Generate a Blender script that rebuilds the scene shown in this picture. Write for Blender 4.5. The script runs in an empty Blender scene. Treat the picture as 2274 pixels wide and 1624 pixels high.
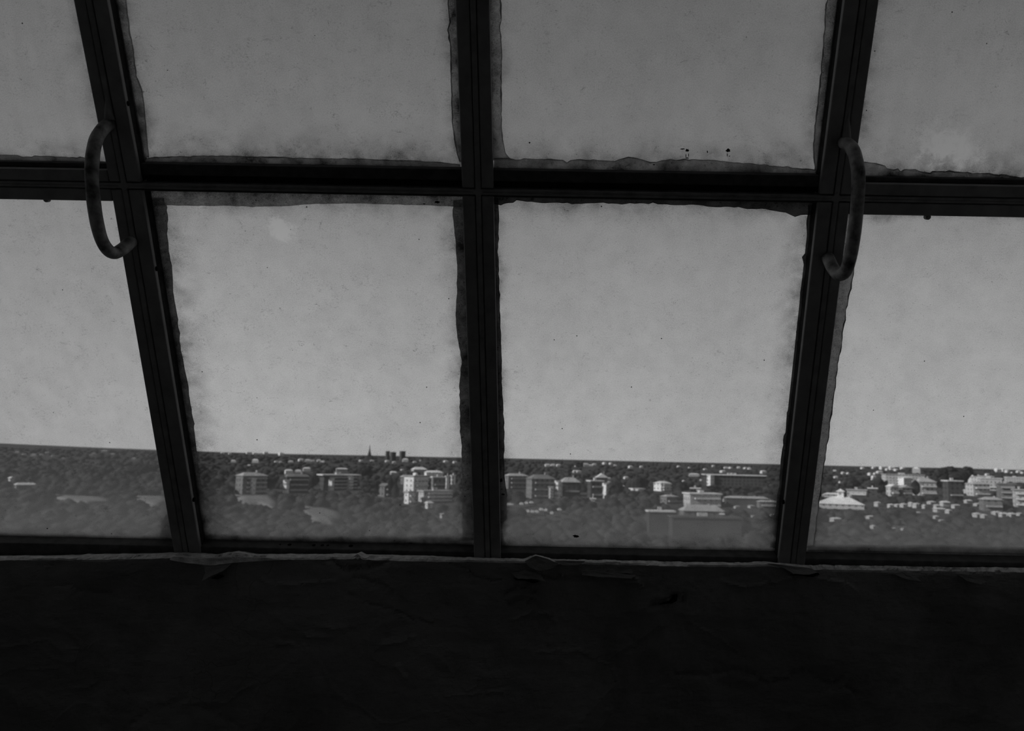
import bpy, bmesh, math, random
import numpy as np
from mathutils import Vector, noise

# ------------------------------------------------------------------ camera
PW, PH, F = 2274.0, 1624.0, 1769.0
Z0 = 1.40                                    # foot of the glazing above the floor
CAM = np.array([0.046791, -1.611025, 0.196676 + Z0])
YAW, PITCH, ROLL = -0.004211, 0.114861, 0.021663
fw = np.array([math.sin(YAW)*math.cos(PITCH), math.cos(YAW)*math.cos(PITCH), math.sin(PITCH)])
r0 = np.array([math.cos(YAW), -math.sin(YAW), 0.0]); u0 = np.cross(r0, fw)
cr, sr = math.cos(ROLL), math.sin(ROLL)
RT, UP = r0*cr + u0*sr, -r0*sr + u0*cr
C = bpy.context.scene.collection
cd = bpy.data.cameras.new('camera'); cam = bpy.data.objects.new('camera', cd); C.objects.link(cam)
cd.sensor_width = 36.0; cd.lens = 36.0*F/PW; cd.clip_start = 0.02; cd.clip_end = 30000
from mathutils import Matrix
m = Matrix(((RT[0], UP[0], -fw[0], CAM[0]), (RT[1], UP[1], -fw[1], CAM[1]), (RT[2], UP[2], -fw[2], CAM[2]), (0, 0, 0, 1)))
cam.matrix_world = m
cd.dof.use_dof = True; cd.dof.focus_distance = 1.45; cd.dof.aperture_fstop = 7.5
bpy.context.scene.camera = cam

# ------------------------------------------------------------------ sky, sun, exposure
SKY_LOW, SKY_MID, SKY_TOP = 0.47, 0.225, 0.105
w = bpy.data.worlds.new('world'); bpy.context.scene.world = w; w.use_nodes = True
nt = w.node_tree; nt.nodes.clear()
tc = nt.nodes.new('ShaderNodeTexCoord'); sx = nt.nodes.new('ShaderNodeSeparateXYZ'); nt.links.new(tc.outputs['Generated'], sx.inputs[0])
rp = nt.nodes.new('ShaderNodeValToRGB'); nt.links.new(sx.outputs['Z'], rp.inputs[0])
els = [(0.0, SKY_LOW), (0.06, 0.45), (0.20, 0.345), (0.33, SKY_MID), (0.46, 0.165), (0.60, 0.115), (1.0, 0.09)]
while len(rp.color_ramp.elements) < len(els): rp.color_ramp.elements.new(0.5)
for e, (p, v) in zip(rp.color_ramp.elements, els): e.position = p; e.color = (v, v, v, 1)
ns = nt.nodes.new('ShaderNodeTexNoise'); ns.inputs['Scale'].default_value = 3.0; ns.inputs['Detail'].default_value = 3
nt.links.new(tc.outputs['Generated'], ns.inputs['Vector'])
mr = nt.nodes.new('ShaderNodeMapRange'); mr.inputs['From Min'].default_value = 0.3; mr.inputs['From Max'].default_value = 0.7
mr.inputs['To Min'].default_value = 0.95; mr.inputs['To Max'].default_value = 1.05; nt.links.new(ns.outputs['Fac'], mr.inputs['Value'])
bg = nt.nodes.new('ShaderNodeBackground'); out = nt.nodes.new('ShaderNodeOutputWorld')
nt.links.new(rp.outputs['Color'], bg.inputs['Color']); nt.links.new(mr.outputs[0], bg.inputs['Strength']); nt.links.new(bg.outputs[0], out.inputs[0])
sd = bpy.data.lights.new('sun', 'SUN'); sd.energy = 3.4; sd.angle = math.radians(1.5)
sun = bpy.data.objects.new('sun', sd); C.objects.link(sun)
el, az = math.radians(31), math.radians(21)   # from the left, a little behind the window wall
sv = Vector((-math.cos(el)*math.cos(az), -math.cos(el)*math.sin(az), math.sin(el)))
sun.rotation_euler = sv.to_track_quat('Z', 'Y').to_euler(); sun.location = (-20, -10, 30)
vs = bpy.context.scene.view_settings
bpy.context.scene.display_settings.display_device = 'sRGB'
vs.view_transform = 'Standard'; vs.look = 'None'; vs.gamma = 1.0; vs.use_curve_mapping = False; vs.exposure = 0.0
cy = bpy.context.scene.cycles
cy.use_denoising = True; cy.transparent_max_bounces = 24; cy.max_bounces = 10; cy.diffuse_bounces = 6

# ------------------------------------------------------------------ materials
def newmat(name):
    m = bpy.data.materials.new(name); m.use_nodes = True; m.node_tree.nodes.clear(); return m, m.node_tree
def N(nt, t, **kw):
    n = nt.nodes.new(t)
    for k, v in kw.items():
        if k.startswith('i_'): n.inputs[k[2:].replace('_', ' ')].default_value = v
        else: setattr(n, k, v)
    return n
def math_(nt, op, a, b=None, c=None, clamp=False):
    n = nt.nodes.new('ShaderNodeMath'); n.operation = op; n.use_clamp = clamp
    for i, v in enumerate((a, b, c)):
        if v is None: continue
        if isinstance(v, (int, float)): n.inputs[i].default_value = v
        else: nt.links.new(v, n.inputs[i])
    return n.outputs[0]
def maprange(nt, v, a, b, c=0.0, d=1.0, smooth=False):
    n = nt.nodes.new('ShaderNodeMapRange'); n.interpolation_type = 'SMOOTHSTEP' if smooth else 'LINEAR'
    nt.links.new(v, n.inputs['Value'])
    for k, x in (('From Min', a), ('From Max', b), ('To Min', c), ('To Max', d)): n.inputs[k].default_value = x
    return n.outputs[0]
def noise_(nt, vec, scale, detail=3, rough=0.55, dist=0.0):
    n = N(nt, 'ShaderNodeTexNoise'); n.inputs['Scale'].default_value = scale; n.inputs['Detail'].default_value = detail
    n.inputs['Roughness'].default_value = rough; n.inputs['Distortion'].default_value = dist
    if vec is not None: nt.links.new(vec, n.inputs['Vector'])
    return n.outputs['Fac']
def grey(nt, v):
    n = N(nt, 'ShaderNodeCombineColor')
    for k in range(3):
        if isinstance(v, (int, float)): n.inputs[k].default_value = v
        else: nt.links.new(v, n.inputs[k])
    return n.outputs[0]
def objvec(nt, scale=(1, 1, 1)):
    t = N(nt, 'ShaderNodeTexCoord'); mp = N(nt, 'ShaderNodeMapping'); mp.inputs['Scale'].default_value = scale
    nt.links.new(t.outputs['Object'], mp.inputs['Vector']); return mp.outputs[0]
def solid(name, lo, hi, scale=20, rough=0.6, bump=0.0, bscale=60, metal=0.0, spec=0.5, vscale=(1, 1, 1)):
    m, nt = newmat(name); v = objvec(nt, vscale)
    fac = maprange(nt, noise_(nt, v, scale, 6), 0.3, 0.7, lo, hi)
    p = N(nt, 'ShaderNodeBsdfPrincipled'); p.inputs['Roughness'].default_value = rough; p.inputs['Metallic'].default_value = metal
    p.inputs['Specular IOR Level'].default_value = spec
    nt.links.new(grey(nt, fac), p.inputs['Base Color'])
    if bump:
        b = N(nt, 'ShaderNodeBump'); b.inputs['Strength'].default_value = 1.0; b.inputs['Distance'].default_value = bump
        nt.links.new(noise_(nt, v, bscale, 8, 0.6), b.inputs['Height']); nt.links.new(b.outputs[0], p.inputs['Normal'])
    o = N(nt, 'ShaderNodeOutputMaterial'); nt.links.new(p.outputs[0], o.inputs[0]); return m

M = {}
M['frame'] = solid('black_painted_steel', 0.22, 0.33, 30, 0.55, 0.0004, 90, spec=0.3, vscale=(1, 1, 1))
M['stem'] = solid('worn_grey_painted_steel', 0.20, 0.32, 40, 0.6, 0.0005, 120, spec=0.3)
M['shade_grime'] = solid('painted_shade_and_grime', 0.02, 0.05, 60, 0.9, 0.0004, 120, spec=0.1)  # near-black puts the recesses' shade into the colour; dirt spots share it
M['bead'] = solid('dark_grey_bead', 0.06, 0.11, 50, 0.7, 0.0004, 100, spec=0.2)
M['handle'] = solid('rusty_steel_tube', 0.02, 0.52, 40, 0.5, 0.0016, 130, spec=0.5)
M['room'] = solid('whitewashed_room_plaster', 0.70, 0.78, 6, 0.95, 0.002, 20, spec=0.1)
M['floor'] = solid('concrete_floor', 0.40, 0.48, 5, 0.9, 0.001, 30, spec=0.1)
M['flake'] = solid('broken_pale_plaster', 0.5, 0.97, 60, 0.95, 0.004, 140, spec=0.1)
M['hole'] = solid('hole_shade_and_screw_black', 0.01, 0.02, 40, 1.0, spec=0.0)  # near-black stands in for shade inside holes; screws share it
M['sealdark'] = solid('old_black_sealant', 0.10, 0.20, 25, 0.5, 0.0006, 60, spec=0.3)
M['crack'] = solid('black_edge_dirt', 0.004, 0.012, 50, 1.0, spec=0.0)

def wall_mat():
    m, nt = newmat('flaking_plaster_paint'); v = objvec(nt)
    base = maprange(nt, noise_(nt, v, 5, 8, 0.6), 0.3, 0.7, 0.22, 0.30)
    st = maprange(nt, noise_(nt, v, 2.2, 8, 0.65, 0.6), 0.47, 0.62, 1.0, 0.72)
    vo = N(nt, 'ShaderNodeTexVoronoi'); vo.feature = 'DISTANCE_TO_EDGE'; vo.inputs['Scale'].default_value = 7
    dn = N(nt, 'ShaderNodeTexNoise'); dn.inputs['Scale'].default_value = 5; dn.inputs['Detail'].default_value = 6; nt.links.new(v, dn.inputs['Vector'])
    mx = N(nt, 'ShaderNodeVectorMath'); mx.operation = 'MULTIPLY_ADD'; nt.links.new(dn.outputs['Color'], mx.inputs[0]); mx.inputs[1].default_value = (0.35, 0.35, 0.35); nt.links.new(v, mx.inputs[2])
    nt.links.new(mx.outputs[0], vo.inputs['Vector'])
    hair = maprange(nt, vo.outputs['Distance'], 0.0, 0.012, 1.0, 0.0)
    gate = maprange(nt, noise_(nt, v, 3.1, 3), 0.55, 0.65)
    hair = math_(nt, 'MULTIPLY', hair, gate)
    col = math_(nt, 'MULTIPLY', base, st)
    p = N(nt, 'ShaderNodeBsdfPrincipled'); p.inputs['Roughness'].default_value = 0.8; p.inputs['Specular IOR Level'].default_value = 0.25
    nt.links.new(grey(nt, col), p.inputs['Base Color'])
    h = math_(nt, 'SUBTRACT', noise_(nt, v, 26, 10, 0.66), math_(nt, 'MULTIPLY', hair, 0.35))
    h = math_(nt, 'ADD', h, math_(nt, 'MULTIPLY', noise_(nt, objvec(nt, (5, 5, 16)), 2.0, 10, 0.7, 0.8), 0.9))
    b = N(nt, 'ShaderNodeBump'); b.inputs['Distance'].default_value = 0.004; b.inputs['Strength'].default_value = 1.0
    nt.links.new(h, b.inputs['Height']); nt.links.new(b.outputs[0], p.inputs['Normal'])
    o = N(nt, 'ShaderNodeOutputMaterial'); nt.links.new(p.outputs[0], o.inputs[0]); return m
M['wall'] = wall_mat()

def clear_mat():
    m, nt = newmat('clear_glass_face'); t = N(nt, 'ShaderNodeBsdfTransparent'); t.inputs[0].default_value = (0.97, 0.97, 0.97, 1)
    o = N(nt, 'ShaderNodeOutputMaterial'); nt.links.new(t.outputs[0], o.inputs[0]); return m
M['clear'] = clear_mat()

def dirty_mat(name, W, H, film=0.2, low=0.35, edge=(0.05, 0.05, 0.05, 0.05), edark=0.5, streak=0.0, smudge=None, blotch=0.5, seed=0.0):
    """grimy window glass. UV = metres across / up the pane. edge = soft dirt width left,right,bottom,top"""
    m, nt = newmat(name)
    uv = N(nt, 'ShaderNodeUVMap'); uv.uv_map = 'UVMap'
    off = N(nt, 'ShaderNodeVectorMath'); off.operation = 'ADD'; nt.links.new(uv.outputs[0], off.inputs[0]); off.inputs[1].default_value = (seed, seed*1.7, 0)
    v = off.outputs[0]
    s = N(nt, 'ShaderNodeSeparateXYZ'); nt.links.new(uv.outputs[0], s.inputs[0]); U, V = s.outputs[0], s.outputs[1]
    wob = maprange(nt, noise_(nt, v, 14, 5), 0.3, 0.7, -0.011, 0.011)
    Uw = math_(nt, 'ADD', U, wob); Vw = math_(nt, 'ADD', V, wob)
    def ed(dist, wdt):
        if wdt <= 0: return None
        e = maprange(nt, dist, 0.0, wdt, 1.0, 0.0); return math_(nt, 'POWER', math_(nt, 'MAXIMUM', e, 0.0), 1.9)
    parts = [ed(Uw, edge[0]), ed(math_(nt, 'SUBTRACT', W, Uw), edge[1]), ed(Vw, edge[2]), ed(math_(nt, 'SUBTRACT', H, Vw), edge[3])]
    E = None
    for q in parts:
        if q is None: continue
        E = q if E is None else math_(nt, 'MAXIMUM', E, q)
    if E is None: E = math_(nt, 'MULTIPLY', U, 0.0)
    # fine grain, fibres, specks
    grain = maprange(nt, noise_(nt, v, 620, 2, 0.7), 0.30, 0.70, -1, 1)
    mott = maprange(nt, noise_(nt, v, 26, 6, 0.62), 0.3, 0.7, -1, 1)
    big = maprange(nt, noise_(nt, v, 5, 3, 0.5), 0.3, 0.7, -1, 1)
    st = N(nt, 'ShaderNodeMapping'); st.inputs['Scale'].default_value = (1.0, 0.16, 1); nt.links.new(v, st.inputs['Vector'])
    run = maprange(nt, noise_(nt, st.outputs[0], 60, 4, 0.5), 0.3, 0.7, -1, 1)
    fm = N(nt, 'ShaderNodeMapping'); fm.inputs['Scale'].default_value = (0.55, 1.15, 1); fm.inputs['Rotation'].default_value = (0, 0, 0.45); nt.links.new(v, fm.inputs['Vector'])
    fib = noise_(nt, fm.outputs[0], 95, 3, 0.65, 1.0)
    iso = maprange(nt, math_(nt, 'ABSOLUTE', math_(nt, 'SUBTRACT', fib, 0.5)), 0.004, 0.016, 1.0, 0.0)
    brk_ = maprange(nt, noise_(nt, v, 70, 2, 0.5), 0.54, 0.62)
    clus = maprange(nt, noise_(nt, v, 17, 4, 0.6), 0.46, 0.60)
    fibre = math_(nt, 'MULTIPLY', math_(nt, 'MULTIPLY', iso, brk_), clus)
    pat = math_(nt, 'MULTIPLY', maprange(nt, noise_(nt, v, 240, 3, 0.7), 0.53, 0.66), maprange(nt, noise_(nt, v, 24, 4, 0.6), 0.48, 0.64))
    fibre = math_(nt, 'MAXIMUM', fibre, math_(nt, 'MULTIPLY', pat, 0.45))
    vo = N(nt, 'ShaderNodeTexVoronoi'); vo.inputs['Scale'].default_value = 62; nt.links.new(v, vo.inputs['Vector'])
    sc = N(nt, 'ShaderNodeSeparateColor'); nt.links.new(vo.outputs['Color'], sc.inputs[0])
    big_s = math_(nt, 'MULTIPLY', maprange(nt, sc.outputs[0], 0.955, 0.96), maprange(nt, vo.outputs['Distance'], 0.05, 0.09, 1, 0))
    vo2 = N(nt, 'ShaderNodeTexVoronoi'); vo2.inputs['Scale'].default_value = 210; nt.links.new(v, vo2.inputs['Vector'])
    sc2 = N(nt, 'ShaderNodeSeparateColor'); nt.links.new(vo2.outputs['Color'], sc2.inputs[0])
    sm_s = math_(nt, 'MULTIPLY', maprange(nt, sc2.outputs[0], 0.90, 0.92), maprange(nt, vo2.outputs['Distance'], 0.10, 0.26, 1, 0))
    # opaque dirt (blocks light)
    d = math_(nt, 'MULTIPLY', fibre, 0.95*blotch)
    d = math_(nt, 'MAXIMUM', d, math_(nt, 'MULTIPLY', sm_s, 0.28))
    d = math_(nt, 'MAXIMUM', d, math_(nt, 'MULTIPLY', big_s, 0.9))
    d = math_(nt, 'ADD', d, math_(nt, 'MULTIPLY', grain, 0.15))
    d = math_(nt, 'ADD', d, math_(nt, 'MULTIPLY', mott, 0.05))
    d = math_(nt, 'ADD', d, math_(nt, 'MULTIPLY', big, 0.03))
    if streak: d = math_(nt, 'ADD', d, math_(nt, 'MULTIPLY', run, streak))
    ee = math_(nt, 'MULTIPLY', E, math_(nt, 'ADD', 0.8, math_(nt, 'MULTIPLY', mott, 0.5)))
    d = math_(nt, 'ADD', d, math_(nt, 'MULTIPLY', ee, edark*1.35))
    d = math_(nt, 'ADD', d, 0.09, None, True)
    # pale film (scatters light), thicker towards the bottom of the pane where rain has washed it down
    lowf = maprange(nt, Vw, 0.02, 0.17, low, 0.0, True)
    f = math_(nt, 'ADD', math_(nt, 'ADD', film, lowf), math_(nt, 'MULTIPLY', mott, 0.02))
    if smudge:
        for (su, sv_, sr_, amt) in smudge:
            dx = math_(nt, 'DIVIDE', math_(nt, 'SUBTRACT', U, su), sr_); dy = math_(nt, 'DIVIDE', math_(nt, 'SUBTRACT', V, sv_), sr_*0.8)
            rr = math_(nt, 'SQRT', math_(nt, 'ADD', math_(nt, 'MULTIPLY', dx, dx), math_(nt, 'MULTIPLY', dy, dy)))
            rr = math_(nt, 'ADD', rr, math_(nt, 'MULTIPLY', maprange(nt, noise_(nt, v, 55, 6, 0.65, 0.6), 0.3, 0.7, -1, 1), 0.5))
            wp = maprange(nt, rr, -0.2, 1.25, amt, 0.0, True)
            f = math_(nt, 'SUBTRACT', f, wp); d = math_(nt, 'SUBTRACT', d, wp, None, True)
    f = math_(nt, 'ADD', f, 0.0, None, True)
    tr = N(nt, 'ShaderNodeBsdfTransparent'); tl = N(nt, 'ShaderNodeBsdfTranslucent'); tl.inputs[0].default_value = (0.95, 0.95, 0.95, 1)
    mx = N(nt, 'ShaderNodeMixShader'); nt.links.new(f, mx.inputs[0]); nt.links.new(tr.outputs[0], mx.inputs[1]); nt.links.new(tl.outputs[0], mx.inputs[2])
    df = N(nt, 'ShaderNodeBsdfDiffuse'); df.inputs[0].default_value = (0.05, 0.05, 0.05, 1)
    mx2 = N(nt, 'ShaderNodeMixShader'); nt.links.new(d, mx2.inputs[0]); nt.links.new(mx.outputs[0], mx2.inputs[1]); nt.links.new(df.outputs[0], mx2.inputs[2])
    o = N(nt, 'ShaderNodeOutputMaterial'); nt.links.new(mx2.outputs[0], o.inputs[0]); return m

def putty_mat(name, lo, hi, scale=90):
    m, nt = newmat(name); v = objvec(nt)
    fac = maprange(nt, noise_(nt, v, scale, 8, 0.7), 0.32, 0.68, lo, hi)
    pits = maprange(nt, noise_(nt, v, scale*3.2, 3, 0.6), 0.34, 0.40, 0.25, 1.0)
    c = grey(nt, math_(nt, 'MULTIPLY', fac, pits))
    tl = N(nt, 'ShaderNodeBsdfTranslucent'); nt.links.new(c, tl.inputs[0])
    df = N(nt, 'ShaderNodeBsdfDiffuse'); nt.links.new(c, df.inputs[0])
    mx = N(nt, 'ShaderNodeMixShader'); mx.inputs[0].default_value = 0.08
    nt.links.new(tl.outputs[0], mx.inputs[1]); nt.links.new(df.outputs[0], mx.inputs[2])
    o = N(nt, 'ShaderNodeOutputMaterial'); nt.links.new(mx.outputs[0], o.inputs[0]); return m
M['putty'] = putty_mat('old_grey_putty', 0.55, 1.0, 130)
M['sealdark'] = putty_mat('old_dark_sealant', 0.27, 0.40, 40)
M['puttydk'] = putty_mat('grimy_putty', 0.28, 0.66)

# ------------------------------------------------------------------ object helpers
def mesh_obj(name, verts, faces, mat, parent=None, mats=None, fmat=None, uvs=None, smooth=False, bevel=0.0):
    me = bpy.data.meshes.new(name); me.from_pydata([tuple(map(float, v)) for v in verts], [], faces); me.update()
    for q in (mats or [mat]): me.materials.append(q)
    if fmat:
        for p, k in zip(me.polygons, fmat): p.material_index = k
    if smooth:
        for p in me.polygons: p.use_smooth = True
    if uvs is not None:
        l = me.uv_layers.new(name='UVMap')
        for p in me.polygons:
            for li, vi in zip(p.loop_indices, p.vertices): l.data[li].uv = uvs[vi]
    bm = bmesh.new(); bm.from_mesh(me); bmesh.ops.recalc_face_normals(bm, faces=bm.faces); bm.to_mesh(me); bm.free()
    o = bpy.data.objects.new(name, me); C.objects.link(o)
    if parent is not None:
        o.parent = parent; o.matrix_parent_inverse = parent.matrix_world.inverted()
    if bevel:
        b = o.modifiers.new('bevel', 'BEVEL'); b.width = bevel; b.segments = 2; b.limit_method = 'ANGLE'
    return o
def empty(name, loc, **props):
    o = bpy.data.objects.new(name, None); C.objects.link(o); o.location = loc; o.empty_display_size = 0.1
    o.matrix_world = Matrix.Translation(Vector(loc))
    for k, v in props.items(): o[k] = v
    return o
class MB:
    def __init__(s): s.v = []; s.f = []
    def box8(s, c):
        n = len(s.v); s.v += [tuple(x) for x in c]
        for q in ((0,1,2,3), (7,6,5,4), (0,4,5,1), (1,5,6,2), (2,6,7,3), (3,7,4,0)): s.f.append(tuple(n+i for i in q))
    def box(s, x0, x1, y0, y1, z0, z1):
        s.box8([(x0,y0,z0), (x1,y0,z0), (x1,y1,z0), (x0,y1,z0), (x0,y0,z1), (x1,y0,z1), (x1,y1,z1), (x0,y1,z1)])
    def tube(s, path, rads, seg=14, cap=True):
        path = [Vector(p) for p in path]; n0 = len(s.v); up = None
        for i, p in enumerate(path):
            t = (path[min(i+1, len(path)-1)] - path[max(i-1, 0)]).normalized()
            if up is None: up = t.orthogonal().normalized()
            up = (up - t*up.dot(t)).normalized(); b = t.cross(up)
            for k in range(seg):
                a = 2*math.pi*k/seg; s.v.append(tuple(p + (up*math.cos(a) + b*math.sin(a))*rads[i]))
        for i in range(len(path)-1):
            for k in range(seg):
                a = n0+i*seg+k; b_ = n0+i*seg+(k+1) % seg; s.f.append((a, b_, b_+seg, a+seg))
        if cap:
            s.f.append(tuple(n0+k for k in range(seg))[::-1]); s.f.append(tuple(n0+(len(path)-1)*seg+k for k in range(seg)))
    def build(s, name, mat, parent=None, **k): return mesh_obj(name, s.v, s.f, mat, parent, **k)

# ------------------------------------------------------------------ the slanted glazing: local coordinates (u across, a up the slope, n into the room)
T1, T2, HT, SH, PS = 0.447629, 0.494041, 0.710804, -0.028975, -0.002445
SL, SR = 0.60, 0.604654
cps, sps = math.cos(PS), math.sin(PS)
def P(u, a, n):
    x = u + SH*a
    if a <= HT: y, z, T = -math.sin(T1)*a, math.cos(T1)*a, T1
    else: y, z, T = -math.sin(T1)*HT - math.sin(T2)*(a-HT), math.cos(T1)*HT + math.cos(T2)*(a-HT), T2
    if abs(a-HT) < 1e-6: T = (T1+T2)/2
    y -= math.cos(T)*n; z -= math.sin(T)*n
    return (x*cps + z*sps, y, -x*sps + z*cps + Z0)
def ray(px, py): return (px-PW/2)*RT - (py-PH/2)*UP + F*fw
def loc(px, py, n):
    """where the sight line through a photo pixel meets the glazing plane n metres in front of it"""
    d = ray(px, py)
    for up in (False, True):
        A = [0.0, 0.6] if not up else [HT+1e-5, HT+0.6]
        p0, pa, pu = (np.array(P(0, A[0], n)), np.array(P(0, A[1], n)), np.array(P(1, A[0], n)))
        ea, eu = (pa-p0)/0.6, pu-p0
        s = np.linalg.solve(np.array([eu, ea, -d]).T, CAM-p0)
        a = A[0] + s[1]
        if up or a <= HT: return s[0], a
def abox(mb, u0_, u1, a0, a1, n0, n1):
    """box in glazing coordinates, folded where it crosses the transom"""
    segs = [(a0, a1)] if (a1 <= HT or a0 >= HT) else [(a0, HT), (HT, a1)]
    for (b0, b1) in segs:
        e = 1e-5 if b0 >= HT else 0
        mb.box8([P(u0_, b0+e, n0), P(u1, b0+e, n0), P(u1, b0+e, n1), P(u0_, b0+e, n1), P(u0_, b1, n0), P(u1, b1, n0), P(u1, b1, n1), P(u0_, b1, n1)])

MU = [-1.21, -SL, 0.0, SR, 1.22]       # mullion stem centres
ATOP, ABOT = 1.44, -0.03
NG = -0.032                             # inner face of the glass
HS = 0.0045                             # half a stem
# fixed grid of thin ribs
grid = empty('trim_1', P(0, 0, 0), kind='structure', label='dark steel grid of ribs dividing the slanted window into eight panes')
for i, u in enumerate(MU):
    b = MB(); abox(b, u-HS, u+HS, ABOT, ATOP, -0.045, 0.0); b.build('mullion', M['stem'], grid, bevel=0.0012)
for i in range(4):
    b = MB(); abox(b, MU[i]+HS, MU[i+1]-HS, HT-0.0045, HT+0.0045, -0.045, -0.0002); b.build('transom', M['stem'], grid, bevel=0.001)
    # weld fillets where ribs cross
for i in (1, 2, 3):
    b = MB(); u = MU[i]; k = 0.010
    c = [P(u+dx, HT+dy, nn) for nn in (-0.004, 0.0003) for dx, dy in ((-k, 0), (0, -k), (k, 0), (0, k))]
    b.box8(c); b.build('weld', M['stem'], grid, bevel=0.001)

# plate (frame) widths left/right of each stem, metres
PLW = {1: (0.0215, 0.0265), 2: (0.0245, 0.0235), 3: (0.0265, 0.0215)}
GAP = 0.0011
def plate_r(i): return PLW.get(i, (0.024, 0.024))[1]      # to the right of stem i
def plate_l(i): return PLW.get(i, (0.024, 0.024))[0]
def strip(name, mat, parent, outer, inner, n0, n1, label=None):
    """sheet of putty between two photo polylines at depth n0..n1"""
    k = 0; vs_, fs = [], []
    L = len(inner)
    for (p, q) in zip(outer, inner):
        for (pt, nn) in ((p, n0), (q, n0), (q, n1), (p, n1)):
            u, a = loc(pt[0], pt[1], n0); vs_.append(P(u, a, nn))
    for i in range(L-1):
        o = i*4
        for j in range(4): fs.append((o+j, o+(j+1) % 4, o+4+(j+1) % 4, o+4+j))
    fs.append((0, 1, 2, 3)); e = (L-1)*4; fs.append((e+3, e+2, e+1, e))
    return mesh_obj(name, vs_, fs, mat, parent)
def densify(pl, step=9, amp=1.2, seed=0):
    out = []; rnd = random.Random(seed)
    for (a, b) in zip(pl[:-1], pl[1:]):
        n = max(1, int(math.hypot(b[0]-a[0], b[1]-a[1])/step))
        for k in range(n):
            t = k/n; x, y = a[0]+(b[0]-a[0])*t, a[1]+(b[1]-a[1])*t
            q = noise.noise(Vector((x*0.06+seed*7.3, y*0.06, seed))) * amp*1.6 + rnd.uniform(-amp, amp)*0.45
            out.append((x+q, y+q))
    out.append(pl[-1]); return out
def band(kind, side, pl, edge, seed, parent, crack=1.3, mat='putty', amp=1.2, ins=8, crack_amp=0.0):
    """kind 'v'/'h'; pl = inner edge in the photo, edge = the frame's edge [(x,y),(x,y)] which the band tucks behind"""
    (x0, y0), (x1, y1) = edge
    if kind == 'v' and pl[0][1] == -30: pl = [(pl[0][0]+(x1-x0)/(y1-y0)*-640, -670)] + pl    # runs on above the picture
    inn = densify(pl, 9, amp, seed)
    outp = []
    for (x, y) in inn:
        if kind == 'v': outp.append((x0+(x1-x0)*(y-y0)/(y1-y0) + side*ins, y))
        else: outp.append((x, y0+(y1-y0)*(x-x0)/(x1-x0) + side*ins))
    o = strip('putty_band' if mat != 'sealdark' else 'sealant_band', M[mat], parent, outp, inn, NG-0.0045, NG-0.0085)
    if crack:
        rnd = random.Random(seed+99); c0, c1 = [], []
        for (x, y) in inn:
            wv = crack*(0.55+0.9*abs(noise.noise(Vector((x*0.03, y*0.03, seed+3)))*2)) * rnd.uniform(0.7, 1.2)
            if kind == 'v': c0.append((x-wv*0.5, y)); c1.append((x+wv*0.5, y))
            else: c0.append((x, y-wv*0.5)); c1.append((x, y+wv*0.5))
        cc = strip('edge_crack', M['crack'], o, c0, c1, NG-0.0043, NG-0.0046)
    return o

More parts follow.
